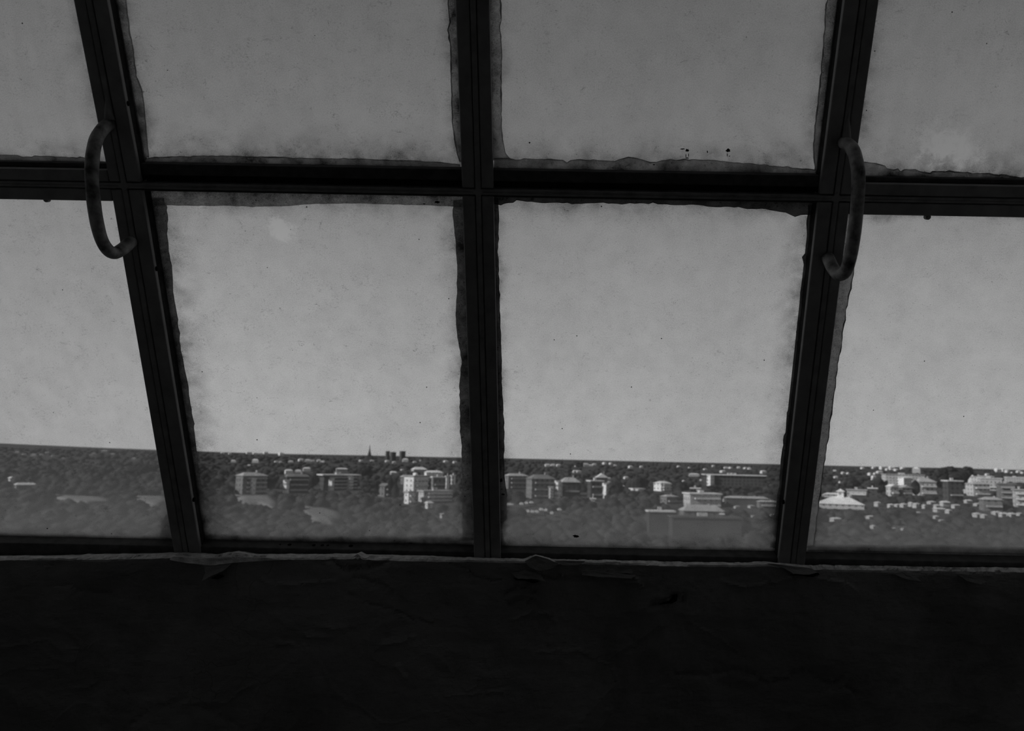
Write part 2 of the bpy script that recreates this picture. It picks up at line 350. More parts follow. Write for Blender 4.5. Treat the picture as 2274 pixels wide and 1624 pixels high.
COLN = ['left outer', 'left centre', 'right centre', 'right outer']
def make_window(idx, col, row, mk):
    uL, uR = MU[col], MU[col+1]; outer = col in (0, 3)
    a0, a1 = (0.0, HT) if row == 0 else (HT, ATOP)
    lab = ['lower', 'upper'][row]
    wroot = empty('window_%d' % idx, P((uL+uR)/2, a0+0.02, 0), kind='structure', label=f'{lab} {COLN[col]} pane of grimy glass in a black steel frame')
    f0, f1 = -0.012, -0.0009
    eL0, eL1 = uL+HS+GAP, uL+HS+GAP+plate_r(col)-0.003
    eR0, eR1 = uR-HS-GAP-plate_l(col+1)+0.003, uR-HS-GAP
    g = 0.0065
    lo, hi = (ABOT, HT-g) if row == 0 else (HT+g, ATOP)
    b = MB(); abox(b, eL0, eL1, lo, hi, f0, f1); b.build('side_frame', M['frame'], wroot, bevel=0.0022)
    b = MB(); abox(b, eR0, eR1, lo, hi, f0, f1); b.build('side_frame', M['frame'], wroot, bevel=0.0022)
    # rebate back to the glass, its shade painted as near-black colour
    i0, i1 = eL1-0.0015, eR0+0.0015
    if row == 0: rb, rt = 0.006, HT-(0.0265 if outer else 0.0095)
    else: rb, rt = HT+(0.036 if not outer else 0.034), ATOP-0.02
    b = MB()
    abox(b, uL+HS, i0, lo, hi, NG-0.012, f0-0.0003); b.build('shade_grime', M['shade_grime'], wroot)
    b = MB(); abox(b, i1, uR-HS, lo, hi, NG-0.012, f0-0.0003); b.build('shade_grime', M['shade_grime'], wroot)
    if row == 0:
        b = MB(); abox(b, i0+0.0001, i1-0.0001, ABOT, rb, NG-0.012, -0.006); b.build('bottom_rail', M['bead'], wroot, bevel=0.002)
        if outer:
            b = MB(); abox(b, eL1+0.0004, eR0-0.0004, HT-0.0265, HT-0.006, NG-0.012, -0.0018); b.build('top_rail', M['frame'], wroot, bevel=0.002)
        else:
            b = MB(); abox(b, i0+0.0001, i1-0.0001, HT-0.0095, HT-0.0046, NG-0.012, -0.012); b.build('top_rail', M['bead'], wroot, bevel=0.001)
    else:
        if outer:
            b = MB(); abox(b, eL1+0.0004, eR0-0.0004, HT+0.006, HT+0.0255, NG-0.012, -0.0018); b.build('bottom_rail', M['frame'], wroot, bevel=0.002)
            b = MB(); abox(b, i0+0.0001, i1-0.0001, HT+0.026, HT+0.034, NG-0.012, -0.020); b.build('bottom_bead', M['bead'], wroot, bevel=0.001)
        else:
            b = MB(); abox(b, i0+0.0001, i1-0.0001, HT+0.0165, HT+0.036, NG-0.012, -0.012); b.build('bottom_rail', M['bead'], wroot, bevel=0.002)
            b = MB(); abox(b, i0+0.0001, i1-0.0001, HT+0.0046, HT+0.0165, NG-0.012, -0.028); b.build('drip_channel', M['shade_grime'], wroot)
        b = MB(); abox(b, i0+0.0001, i1-0.0001, ATOP-0.02, ATOP, NG-0.012, -0.006); b.build('top_rail', M['bead'], wroot)
    # pane of glass: slab, grime on the room side
    gu0, gu1, ga0, ga1 = i0-0.004, i1+0.004, rb-0.004, rt+0.004
    gu0 += 0.004; gu1 -= 0.004; ga0 += 0.0042; ga1 -= 0.0042
    gu0 += 0.0001; gu1 -= 0.0001
    vs_ = [P(u, a, n) for n in (NG, NG-0.004) for (u, a) in ((gu0, ga0), (gu1, ga0), (gu1, ga1), (gu0, ga1))]
    W_, H_ = gu1-gu0, ga1-ga0
    uvs = [(0, 0), (W_, 0), (W_, H_), (0, H_)]*2
    fs = [(0, 1, 2, 3), (7, 6, 5, 4), (0, 4, 5, 1), (1, 5, 6, 2), (2, 6, 7, 3), (3, 7, 4, 0)]
    mat = mk(W_, H_, gu0, ga0)
    mesh_obj('glass_pane', vs_, fs, None, wroot, mats=[mat, M['clear']], fmat=[0, 1, 1, 1, 1, 1], uvs=uvs)
    return wroot
def sm(px, py, r, amt, gu0, ga0):
    u, a = loc(px, py, NG); return (u-gu0, a-ga0, r, amt)
w_ = {}
w_['LL'] = make_window(1, 0, 0, lambda W, H, g, a: dirty_mat('grimy_glass_1', W, H, 0.29, 0.22, (0, 0.01, 0.03, 0.0), 0.25, 0.02, blotch=0.55, seed=1.3))
w_['LM'] = make_window(2, 1, 0, lambda W, H, g, a: dirty_mat('grimy_glass_2', W, H, 0.14, 0.30, (0.085, 0.06, 0.03, 0.06), 0.50, 0.0, smudge=[sm(618, 492, 0.018, 0.20, g, a), sm(628, 512, 0.026, 0.24, g, a)], blotch=0.5, seed=3.1))
w_['RM'] = make_window(3, 2, 0, lambda W, H, g, a: dirty_mat('grimy_glass_3', W, H, 0.16, 0.30, (0.03, 0.06, 0.045, 0.055), 0.42, 0.0, blotch=0.35, seed=5.7))
w_['RR'] = make_window(4, 3, 0, lambda W, H, g, a: dirty_mat('grimy_glass_4', W, H, 0.14, 0.30, (0.05, 0.0, 0.02, 0.02), 0.40, 0.0, blotch=0.3, seed=8.2))
w_['UL'] = make_window(5, 0, 1, lambda W, H, g, a: dirty_mat('grimy_glass_5', W, H, 0.20, 0.10, (0, 0.05, 0.055, 0), 0.45, 0.03, blotch=0.45, seed=11.9))
w_['UM'] = make_window(6, 1, 1, lambda W, H, g, a: dirty_mat('grimy_glass_6', W, H, 0.20, 0.10, (0.05, 0.035, 0.075, 0), 0.55, 0.015, blotch=0.55, seed=14.3))
w_['UC'] = make_window(7, 2, 1, lambda W, H, g, a: dirty_mat('grimy_glass_7', W, H, 0.20, 0.10, (0.035, 0.045, 0.075, 0), 0.5, 0.01, blotch=0.4, seed=17.7))
w_['UR'] = make_window(8, 3, 1, lambda W, H, g, a: dirty_mat('grimy_glass_8', W, H, 0.20, 0.12, (0.05, 0, 0.065, 0), 0.5, 0.03, smudge=[sm(2090, 322, 0.045, 0.32, g, a), sm(2130, 350, 0.05, 0.24, g, a)], blotch=0.45, seed=21.4))

# putty and cracks, pane by pane (their ragged inner edge as in the photo)
wn = w_['UM']
band('v', -1, [(278, -30), (278, 0), (285, 53), (287, 74), (294, 106), (302, 169), (314, 201), (320, 243), (323, 286), (326, 318), (329, 350)], [(258, 0), (312, 350)], 1, wn, 1.3, ins=14)
band('h', 1, [(320, 352), (345, 350), (400, 348), (470, 346), (540, 348), (620, 350), (700, 352), (800, 353), (870, 356), (930, 358), (1000, 363), (1022, 366)], [(310, 360), (1020, 372)], 2, wn, 1.8)
band('v', 1, [(995, -30), (995, 0), (1000, 50), (994, 66), (1001, 105), (1002, 150), (1003, 220), (1005, 280), (1010, 310), (1015, 340), (1022, 360)], [(1015, 0), (1023, 350)], 3, wn, 3.2)
wn = w_['UC']
band('v', -1, [(1111, -30), (1111, 0), (1113, 45), (1110, 60), (1114, 110), (1113, 200), (1114, 290), (1118, 320), (1122, 340), (1130, 350), (1138, 356)], [(1090, 0), (1097, 360)], 4, wn, 2.2)
band('h', 1, [(1097, 352), (1130, 351), (1145, 355), (1165, 354), (1200, 354), (1250, 356), (1258, 361), (1266, 357), (1300, 355), (1330, 357), (1365, 358), (1385, 351), (1420, 352), (1445, 362), (1470, 357), (1520, 354), (1560, 356), (1600, 359), (1640, 362), (1700, 367), (1780, 375), (1815, 379)], [(1110, 369), (1750, 382)], 5, wn, 2.0, amp=1.6)
band('v', 1, [(1838, -30), (1838, 0), (1833, 20), (1832, 60), (1828, 110), (1824, 160), (1820, 200), (1813, 260), (1809, 300), (1807, 340), (1811, 372)], [(1860, 0), (1816, 375)], 6, wn, 2.2)
wn = w_['LM']
band('v', -1, [(364, 440), (372, 480), (370, 520), (374, 560), (380, 590), (382, 640), (388, 680), (394, 720), (402, 790), (415, 850), (425, 920), (434, 990), (442, 1060), (452, 1120), (462, 1170), (474, 1196)], [(326, 435), (462, 1195)], 7, wn, 0, mat='puttydk', ins=14, amp=1.6)
band('h', -1, [(330, 456), (365, 456), (440, 458), (500, 457), (560, 460), (620, 459), (700, 453), (800, 452), (900, 455), (960, 457), (1030, 460)], [(330, 432), (1027, 441)], 8, wn, 0, mat='putty', amp=0.8)
band('v', 1, [(1007, 445), (1005, 480), (1010, 520), (1016, 600), (1013, 660), (1012, 720), (1016, 750), (1025, 800), (1020, 860), (1022, 950), (1025, 1000), (1026, 1100), (1027, 1200)], [(1027, 440), (1047, 1200)], 9, wn, 0, mat='puttydk', amp=1.6)
band('h', 1, [(456, 1190), (475, 1186), (520, 1190), (600, 1193), (700, 1192), (780, 1195), (830, 1191), (900, 1194), (960, 1190), (1050, 1195)], [(500, 1205), (1030, 1212)], 10, wn, 0, mat='puttydk', amp=0.8)
wn = w_['RM']
band('v', -1, [(1106, 440), (1106, 460), (1108, 500), (1105, 560), (1107, 600), (1110, 700), (1113, 800), (1114, 860), (1118, 930), (1120, 970), (1118, 1020), (1120, 1060), (1125, 1100), (1125, 1150), (1118, 1163), (1115, 1180), (1119, 1200), (1130, 1216)], [(1098, 440), (1112, 1210)], 11, wn, 2.0, mat='sealdark', amp=1.5)
band('h', -1, [(1098, 453), (1112, 455), (1120, 451), (1140, 450), (1148, 444), (1160, 446), (1200, 450), (1260, 450), (1270, 453), (1340, 450), (1380, 453), (1420, 451), (1440, 453), (1450, 449), (1460, 452), (1500, 456), (1540, 454), (1590, 459), (1640, 460), (1660, 464), (1690, 463), (1720, 468), (1745, 472), (1765, 481), (1778, 477), (1800, 477)], [(1100, 437), (1790, 455)], 12, wn, 1.6, mat='sealdark', amp=0.9)
band('v', 1, [(1795, 455), (1794, 480), (1793, 520), (1791, 560), (1784, 572), (1790, 600), (1782, 630), (1778, 660), (1779, 690), (1772, 710), (1770, 760), (1766, 800), (1760, 860), (1750, 920), (1742, 970), (1735, 1030), (1730, 1090), (1720, 1150), (1715, 1180), (1720, 1195), (1711, 1216)], [(1803, 480), (1730, 1210)], 13, wn, 2.4, mat='sealdark', amp=1.8)
band('h', 1, [(1110, 1212), (1130, 1214), (1200, 1217), (1300, 1216), (1400, 1219), (1480, 1218), (1560, 1221), (1640, 1218), (1735, 1222)], [(1110, 1218), (1730, 1226)], 14, wn, 0, mat='sealdark', amp=0.9)
wn = w_['UL']
band('h', 1, [(-420, 330), (-200, 338), (0, 345), (35, 344), (48, 349), (100, 347), (160, 350), (218, 352)], [(0, 355), (215, 359)], 15, wn, 1.6, amp=2.0)
wn = w_['UR']
band('h', 1, [(1915, 362), (1945, 364), (1965, 368), (1972, 377), (1995, 376), (2000, 382), (2012, 378), (2030, 374), (2045, 383), (2090, 381), (2150, 384), (2274, 393), (2500, 404), (2700, 412)], [(1925, 390), (2274, 402)], 16, wn, 2.2, amp=2.4)
wn = w_['LL']
band('h', 1, [(-460, 1170), (-200, 1178), (0, 1184), (60, 1186), (160, 1187), (220, 1190), (300, 1192), (340, 1191), (385, 1196)], [(0, 1196), (380, 1207)], 17, wn, 0, mat='puttydk', amp=0.6)
band('v', 1, [(376, 1138), (368, 1142), (362, 1160), (356, 1192), (352, 1202)], [(366, 1100), (386, 1204)], 18, wn, 0, mat='puttydk', amp=0.3)
wn = w_['RR']
band('v', -1, [(1914, 452), (1909, 490), (1904, 540), (1897, 600), (1887, 650), (1874, 720), (1862, 800), (1853, 870), (1842, 950), (1833, 1020), (1824, 1080), (1815, 1150), (1806, 1216)], [(1868, 620), (1794, 1215)], 19, wn, 2.6, mat='putty', ins=32, amp=1.6)
band('h', 1, [(1790, 1211), (1900, 1212), (2000, 1214), (2080, 1211), (2180, 1216), (2274, 1217), (2500, 1224), (2700, 1230)], [(1800, 1214), (2274, 1222)], 20, wn, 0, mat='puttydk', amp=1.0)

# screws in the frames' inner edges, rust holes in the bottom rails
def screw(px, py, parent, r=0.0042, mat='hole', n=-0.007, ax='u'):
    u, a = loc(px, py, n); c = Vector(P(u, a, n)); s = 1 if px < 1137 else -1
    ex = Vector(P(u+0.01, a, n)) - c; ex.normalize(); ea = (Vector(P(u, a+0.01, n)) - c).normalized(); en = (Vector(P(u, a, n+0.01)) - c).normalized()
    b = MB(); d = ex*s if ax == 'u' else en
    b.tube([c-d*0.003, c+d*0.0012, c+d*0.0014], [r, r, r*0.7], 12); return b.build('screw', M[mat], parent)
screw(283, 230, w_['UM']); screw(1842, 257, w_['UC']); screw(347, 597, w_['LM']); screw(1797, 640, w_['RM']); screw(1739, 1115, w_['RM']); screw(431, 1110, w_['LM'])
for (hx, hy, hr) in ((643, 1211, 0.0045), (697, 1212, 0.004), (716, 1214, 0.004), (728, 1212, 0.003), (779, 1213, 0.005), (622, 1208, 0.002)):
    u, a = loc(hx, hy, -0.020); c = Vector(P(u, 0.006, -0.020)); b = MB()
    ea = Vector(P(u, 0.02, -0.02)) - Vector(P(u, 0.006, -0.02)); ea.normalize()
    b.tube([c-ea*0.003, c+ea*0.0006], [hr, hr*0.9], 7); b.build('rust_hole', M['hole'], w_['LM'])

def spot(px, py, w, h, parent, seed, name='dirt_spot'):
    rnd = random.Random(seed); c, q = [], []
    u, a = loc(px, py, NG); n = 14; v = [P(u, a, NG+0.0012)]
    for k in range(n):
        t = 2*math.pi*k/n; r = rnd.uniform(0.6, 1.15); uu, aa = loc(px+w*0.5*r*math.cos(t), py+h*0.5*r*math.sin(t), NG); v.append(P(uu, aa, NG+0.0002))
    return mesh_obj(name, v, [(0, 1+k, 1+(k+1) % n) for k in range(n)] + [tuple(range(n, 0, -1))], M['shade_grime'], parent)
for (x, y, w, h) in ((1516, 331, 12, 3), (1526, 334, 9, 7), (1523, 346, 2, 10), (1529, 345, 2, 9), (1526, 351, 9, 3), (1617, 334, 11, 8), (1615, 344, 2, 9), (1571, 337, 3, 6), (1620, 347, 3, 3), (1176, 317, 4, 4)): spot(x, y, w, h, w_['UC'], int(x+y))
spot(1279, 1191, 15, 6, w_['RM'], 5); spot(1452, 366, 5, 3, w_['UC'], 6); spot(971, 449, 13, 7, w_['LM'], 8); spot(942, 453, 7, 3, w_['LM'], 9); spot(1113, 1067, 7, 9, w_['RM'], 10); spot(1117, 1098, 8, 5, w_['RM'], 11)
spot(1469, 752, 3, 3, w_['RM'], 12); spot(1281, 746, 3, 3, w_['RM'], 13); spot(1697, 800, 3, 3, w_['RM'], 14); spot(571, 977, 3, 3, w_['LM'], 15); spot(2140, 925, 3, 3, w_['RR'], 16); spot(105, 1174, 4, 3, w_['LL'], 17); spot(372, 156, 4, 2, w_['UM'], 18); spot(699, 79, 3, 2, w_['UM'], 19)
for (px, py, par) in ((2063, 483, 'RR'), (100, 444, 'LL')):
    u, a = loc(px, py, -0.003); b = MB(); c = Vector(P(u, a, -0.008)); en = (Vector(P(u, a, 0.01)) - Vector(P(u, a, 0))).normalized()
    b.tube([c-en*0.004, c+en*0.003, c+en*0.0045], [0.0052, 0.0045, 0.0025], 12); b.build('rivet', M['frame'], w_[par])

# ------------------------------------------------------------------ pull handles: bent tubes welded on the ribs
def handle(ustem, pts, parent, label, rad=0.0104, weld_up=True):
    # pts: (a, n, side)
    P3 = [Vector(P(ustem+s, a, n)) for (a, n, s) in pts]
    path = []
    Q = [P3[0]*2-P3[1]] + P3 + [P3[-1]*2-P3[-2]]
    for i in range(1, len(Q)-2):
        for k in range(8):
            t = k/8; p0, p1, p2, p3 = Q[i-1], Q[i], Q[i+1], Q[i+2]
            path.append(0.5*((2*p1) + (p2-p0)*t + (2*p0-5*p1+4*p2-p3)*t*t + (-p0+3*p1-3*p2+p3)*t**3))
    path.append(P3[-1])
    n = len(path)
    rads = [rad*(1+0.05*noise.noise(p*40)) for p in path]
    b = MB(); b.tube(path, rads, 20); o = b.build('handle', M['handle'], parent, smooth=True)
    o['label'] = label
    return o
def aof(px, py): return loc(px, py, 0.0)[1]
def hpts(lst, ustem):
    o = []
    for (x, y, n) in lst:
        u, a = loc(x, y, n); o.append((a, n, u-ustem))
    return o
HL = [(243, 275, 0.0), (228, 287, 0.022), (213, 312, 0.046), (205.5, 350, 0.066), (204, 400, 0.078), (211, 470, 0.083), (222, 522, 0.080), (236, 551, 0.072), (253, 562, 0.058), (272, 553, 0.035), (292, 536, 0.002)]
HR = [(1873, 316, 0.0), (1888, 325, 0.024), (1899, 346, 0.045), (1906, 388, 0.064), (1904, 450, 0.075), (1897, 520, 0.080), (1887, 575, 0.080), (1878, 602, 0.071), (1864, 611, 0.057), (1851, 598, 0.035), (1838, 572, 0.002)]
handle(MU[1], hpts(HL, MU[1]), grid, 'curved rusty steel tube handle on the left rib')
handle(MU[3], hpts(HR, MU[3]), grid, 'curved rusty steel tube handle on the right rib')
# long weld seams above the upper feet
for (u, px, py, s) in ((MU[1], 243, 268, -0.004), (MU[3], 1876, 312, 0.004)):
    a = aof(px, py); b = MB()
    b.tube([P(u, a+0.050, -0.002), P(u+s*0.1, a+0.034, -0.002), P(u+s*0.4, a+0.014, 0.001), P(u+s*0.2, a+0.001, 0.003)], [0.001, 0.0036, 0.0060, 0.0085], 16)
    b.build('weld', M['frame'], grid, smooth=True)
# ------------------------------------------------------------------ room
def struct(name, mb, mat, **k):
    o = mb.build(name, mat, None, **k); o['kind'] = 'structure'; return o
XL, XR, YB, ZC = -1.262, 1.180, -3.6, 2.66
b = MB(); b.box(XL-0.4, XR+0.4, YB-0.3, 0.12, -0.2, 0.0); struct('floor', b, M['floor'])
ytop = P(0, ATOP, 0)[1]; ztop = P(0, ATOP, 0)[2]
b = MB(); b.box(XL-0.3, XR+0.3, YB-0.2, ytop+0.06, ztop-0.005, ztop+0.2); struct('ceiling', b, M['room'])
b = MB(); b.box(XL-0.25, XR+0.3, YB-0.2, YB, 0.0, ztop-0.005); struct('wall_back', b, M['room'])
def sidewall(name, x0, x1):
    e0, e1, e2 = P(0, 0.0, -0.05), P(0, HT, -0.05), P(0, ATOP, -0.05)
    pr = [(YB, 0.0), (0.12, 0.0), (0.12, Z0-0.02), (e0[1], Z0-0.02), (e1[1], e1[2]), (e2[1], e2[2]), (YB, ztop)]
    n = len(pr); v = [(x0, y, z) for (y, z) in pr] + [(x1, y, z) for (y, z) in pr]
    f = [tuple(range(n)), tuple(range(2*n-1, n-1, -1))] + [(k, (k+1) % n, n+(k+1) % n, n+k) for k in range(n)]
    o = mesh_obj(name, v, f, M['room']); o['kind'] = 'structure'
sidewall('wall_left', XL-0.25, XL); sidewall('wall_right', XR, XR+0.25)

# parapet wall under the window: displaced, cracked plaster with a broken upper edge
def px2wall(px, py, y=-0.032):
    d = ray(px, py); t = (y-CAM[1])/d[1]; q = CAM+d*t; return q[0], q[2]
def seg_d(x, z, a, b):
    ax, az_ = a; bx, bz = b; dx, dz = bx-ax, bz-az_; L = dx*dx+dz*dz
    t = max(0, min(1, ((x-ax)*dx+(z-az_)*dz)/L)) if L else 0
    return math.hypot(x-ax-dx*t, z-az_-dz*t), dx*(z-az_)-dz*(x-ax)
# chamfer height of the broken edge (photo x -> pixels of visible break)
BR = [(-700, 5), (0, 7), (60, 7), (95, 2), (170, 3), (185, 12), (250, 14), (330, 9), (400, 10), (440, 16), (520, 20), (560, 17), (600, 9), (650, 6), (720, 7), (790, 9), (900, 7), (1000, 6), (1030, 3), (1130, 2), (1160, 4), (1200, 5), (1260, 3), (1330, 4), (1380, 3), (1450, 9), (1520, 8), (1560, 3), (1700, 3), (1760, 4), (1810, 9), (1860, 14), (1950, 16), (2040, 22), (2110, 20), (2190, 22), (2230, 12), (2274, 10), (3000, 10)]
def brk(px):
    for (a, b_) in zip(BR[:-1], BR[1:]):
        if a[0] <= px <= b_[0]: return a[1]+(b_[1]-a[1])*(px-a[0])/(b_[0]-a[0])
    return 6
# top edge line of the plaster in photo: y for x
TE = [(-700, 1232), (0, 1236), (150, 1236), (300, 1234), (400, 1231), (470, 1236), (515, 1228), (560, 1235), (700, 1235), (785, 1234), (796, 1229), (805, 1236), (900, 1238), (1000, 1240), (1060, 1240), (1140, 1242), (1165, 1243), (1188, 1233), (1206, 1237), (1225, 1244), (1300, 1245), (1500, 1249), (1650, 1251), (1700, 1249), (1740, 1252), (1800, 1257), (1900, 1258), (2100, 1261), (2274, 1263), (3000, 1275)]
def tey(px):
    for (a, b_) in zip(TE[:-1], TE[1:]):
        if a[0] <= px <= b_[0]: return a[1]+(b_[1]-a[1])*(px-a[0])/(b_[0]-a[0])
    return 1240
# grooves (g<0) and ridges (g>0) traced from the photo: polyline, height m, half width m
CR = [([(1600, 1222+130), (1530, 1290), (1520, 1370), (1500, 1624)], 0.0008, 0.004), ([(1530, 1380), (1590, 1415), (1640, 1450)], 0.0014, 0.003),
      ([(1500, 1498), (1570, 1497), (1640, 1488), (1675, 1500), (1700, 1518), (1745, 1512), (1780, 1490), (1800, 1496), (1840, 1522), (1870, 1510), (1900, 1540)], -0.003, 0.006),
      ([(1195, 1450), (1240, 1446), (1310, 1449)], 0.0016, 0.004), ([(1330, 1470), (1355, 1480), (1365, 1500)], 0.0018, 0.004),
      ([(1290, 1600), (1330, 1560), (1365, 1520), (1370, 1508)], 0.0016, 0.004), ([(1335, 1620), (1380, 1540), (1425, 1498)], 0.001, 0.003),
      ([(1350, 1465), (1400, 1430), (1450, 1400), (1480, 1385)], 0.0016, 0.006), ([(1450, 1345), (1475, 1338), (1500, 1325), (1512, 1330)], -0.006, 0.007),
      ([(1125, 1320), (1145, 1305), (1175, 1308), (1190, 1318)], -0.004, 0.005), ([(1130, 1342), (1160, 1334), (1185, 1338)], -0.004, 0.006),
      ([(1140, 1375), (1180, 1360), (1215, 1362), (1230, 1375)], 0.003, 0.006), ([(815, 1340), (870, 1355), (920, 1375), (960, 1388)], -0.0022, 0.003),
      ([(0, 1440), (60, 1430), (105, 1422)], 0.0016, 0.003), ([(110, 1425), (140, 1445), (190, 1440), (225, 1420)], 0.0012, 0.003), ([(0, 1498), (45, 1484), (80, 1490), (125, 1484)], 0.0012, 0.003),
      ([(160, 1528), (190, 1530), (215, 1514)], 0.0016, 0.004), ([(580, 1288), (600, 1296), (660, 1300), (700, 1295), (745, 1290)], 0.0025, 0.005),
      ([(735, 1245), (760, 1266), (800, 1262), (860, 1250)], -0.004, 0.006), ([(785, 1282), (830, 1294), (860, 1305)], -0.002, 0.004),
      ([(1175, 1290), (1195, 1282), (1240, 1284), (1310, 1286)], -0.004, 0.005), ([(1290, 1272), (1340, 1271), (1400, 1275), (1415, 1288)], 0.003, 0.004),
      ([(1385, 1292), (1415, 1296), (1425, 1304)], 0.003, 0.004), ([(1600, 1290), (1650, 1304), (1700, 1296), (1755, 1285), (1830, 1286), (1870, 1292), (1900, 1310)], 0.0022, 0.004),
      ([(620, 1428), (650, 1432), (640, 1436)], 0.003, 0.006), ([(680, 1412), (740, 1416)], 0.003, 0.005), ([(720, 1392), (765, 1396)], 0.003, 0.006),
      ([(850, 1430), (900, 1425), (915, 1415)], 0.003, 0.006), ([(880, 1480), (900, 1505), (905, 1498)], 0.003, 0.006), ([(300, 1608), (330, 1575), (400, 1560), (470, 1580), (520, 1615)], -0.002, 0.008),
      ([(400, 1564), (500, 1560), (560, 1520)], 0.0014, 0.004), ([(990, 1545), (1070, 1540), (1130, 1532)], 0.0014, 0.004), ([(1035, 1534), (1064, 1520), (1062, 1500)], 0.001, 0.003),
      ([(105, 1305), (150, 1300), (180, 1312), (240, 1320)], -0.002, 0.006), ([(1000, 1255), (1040, 1262), (1050, 1282), (1110, 1290)], -0.0022, 0.003)]
CRW = []
for pl, h, hw in CR:
    q = [px2wall(*p) for p in pl]; xs = [p[0] for p in q]; zs = [p[1] for p in q]
    CRW.append((q, h, hw, min(xs)-hw*3, max(xs)+hw*3, min(zs)-hw*3, max(zs)+hw*3))
ZREF = px2wall(1137, 1240)[1]
xs_ = [XL + (XR-XL)*i/720 for i in range(721)]
zf = [0.0, 0.5, 0.75] + [0.80 + (ZREF-0.80)*k/165 for k in range(166)]
nz = len(zf)
verts, faces = [], []
for i, x in enumerate(xs_):
    # photo x of this column at the edge
    q = np.array([x, -0.032, ZREF]) - CAM; px = PW/2 + F*(q@RT)/(q@fw)
    zt = px2wall(px, tey(px))[1] + 0.0012*noise.noise(Vector((x*45, 3, 1))) + 0.0007*noise.noise(Vector((x*150, 3, 7)))
    c = brk(px)*0.62/1000.0 + 0.0004 + 0.0014*abs(noise.noise(Vector((x*30, 8, 2)))); c = max(c, 0.0015)
    for k, z_ in enumerate(zf):
        z = z_ if z_ < 0.8 else 0.80 + (z_-0.80)*(zt-0.80)/(ZREF-0.80)
        p = Vector((x, 0, z))
        y = -0.032
        y -= 0.005*noise.fractal(p*3.0, 1.0, 2.0, 3) + 0.0036*noise.fractal(Vector((x*14, 0, z*24)), 0.8, 2.0, 5)
        rg = noise.noise(p*9+Vector((5, 0, 0)))
        y -= 0.0022*max(0.0, 1-abs(rg)*14)*max(0, noise.noise(p*2.1)+0.25)
        if z > 0.8:
            for (pl, h, hw, xa, xb, za, zb) in CRW:
                if xa < x < xb and za < z < zb:
                    for s in range(len(pl)-1):
                        d, _ = seg_d(x + 0.004*noise.noise(p*60), z + 0.004*noise.noise(p*60+Vector((9, 9, 9))), pl[s], pl[s+1])
                        if d < hw*2: y -= 1.9*h*(1-d/(hw*2))**2; break
        dz = zt - z
        if dz < c*1.0:
            t = 1-dz/c; y += t*0.012 + (0.006*noise.noise(Vector((x*60, z*300, 4))) + 0.004*noise.noise(Vector((x*210, z*600, 6))))*min(1, t*2)
        verts.append((x, y, z))
    # ledge going back under the window rail
    sink = 0.0045*max(0, min(1, (px-960)/120)) + 0.003*max(0, min(1, (170-px)/60))
    for (yy, dz) in ((-0.012, -sink), (0.03, -sink), (0.12, -sink)):
        verts.append((x, yy, zt + dz - 0.0003 + 0.0008*noise.noise(Vector((x*80, yy*90, 5)))))
    verts.append((x, 0.12, 0.0))
NC = nz+4
for i in range(len(xs_)-1):
    for k in range(NC-1): a = i*NC+k; faces.append((a, a+NC, a+NC+1, a+1))
    faces.append((i*NC, i*NC+NC-1, (i+1)*NC+NC-1, (i+1)*NC))
faces.append(tuple(range(NC))); faces.append(tuple(range((len(xs_)-1)*NC, len(xs_)*NC))[::-1])
fm_ = []
for i in range(len(xs_)-1):
    for k in range(NC-1): fm_.append(1 if k >= nz-3 else 0)
    fm_.append(0)
fm_ += [0, 0]
wf = mesh_obj('wall_front', verts, faces, None, None, mats=[M['wall'], M['flake']], fmat=fm_, smooth=False); wf['kind'] = 'structure'

def flake(px, pts, seed, thick=0.004, lift=0.012, curl=0.006):
    """loose plaster scale on the wall: ragged outline given in photo pixels, its own thickness, free edge curled off"""
    rnd = random.Random(seed); q = []
    for k, (a, b_) in enumerate(zip(pts, pts[1:]+pts[:1])):
        for t in (0, 0.33, 0.66):
            x, y = a[0]+(b_[0]-a[0])*t, a[1]+(b_[1]-a[1])*t; q.append((x+rnd.uniform(-1.2, 1.2)*(t > 0), y+rnd.uniform(-0.9, 0.9)*(t > 0)))
    W = [px2wall(x, y) for (x, y) in q]; cx = sum(p[0] for p in W)/len(W); cz = sum(p[1] for p in W)/len(W); zmax = max(p[1] for p in W); zmin = min(p[1] for p in W)
    rings = []
    for s in (1.0, 0.75, 0.45, 0.0):
        rings.append([(cx+(p[0]-cx)*s, cz+(p[1]-cz)*s) for p in W])
    vs_, fs = [], []; n = len(W)
    for side in (0, 1):
        for rg in rings[:3]:
            for (x, z) in rg:
                low = (zmax-z)/max(1e-4, zmax-zmin)
                y = -0.036 - lift*low**1.5 - curl*(1-low)*0.2 - 0.0015*noise.noise(Vector((x*90, z*90, seed))) + (thick if side else 0)
                vs_.append((x, y, z))
        low = (zmax-cz)/max(1e-4, zmax-zmin); vs_.append((cx, -0.036-lift*low**1.5+0.001+(thick if side else 0), cz))
    B = 3*n+1
    for side in (0, 1):
        o = side*B
        for r_ in range(2):
            for k in range(n): fs.append((o+r_*n+k, o+r_*n+(k+1) % n, o+(r_+1)*n+(k+1) % n, o+(r_+1)*n+k))
        for k in range(n): fs.append((o+2*n+k, o+2*n+(k+1) % n, o+3*n))
    for k in range(n): fs.append((k, (k+1) % n, B+(k+1) % n, B+k))
    return mesh_obj('plaster_flake', vs_, fs, M['flake'] if px else M['wall'], wf, smooth=False)
flake(1, [(385, 1236), (450, 1240), (520, 1236), (590, 1238), (640, 1243), (560, 1246), (500, 1252), (470, 1255), (420, 1250), (380, 1243)], 1, 0.003, 0.004)
flake(0, [(455, 1256), (520, 1248), (505, 1262), (488, 1272), (458, 1287), (462, 1270)], 2, 0.003, 0.020)
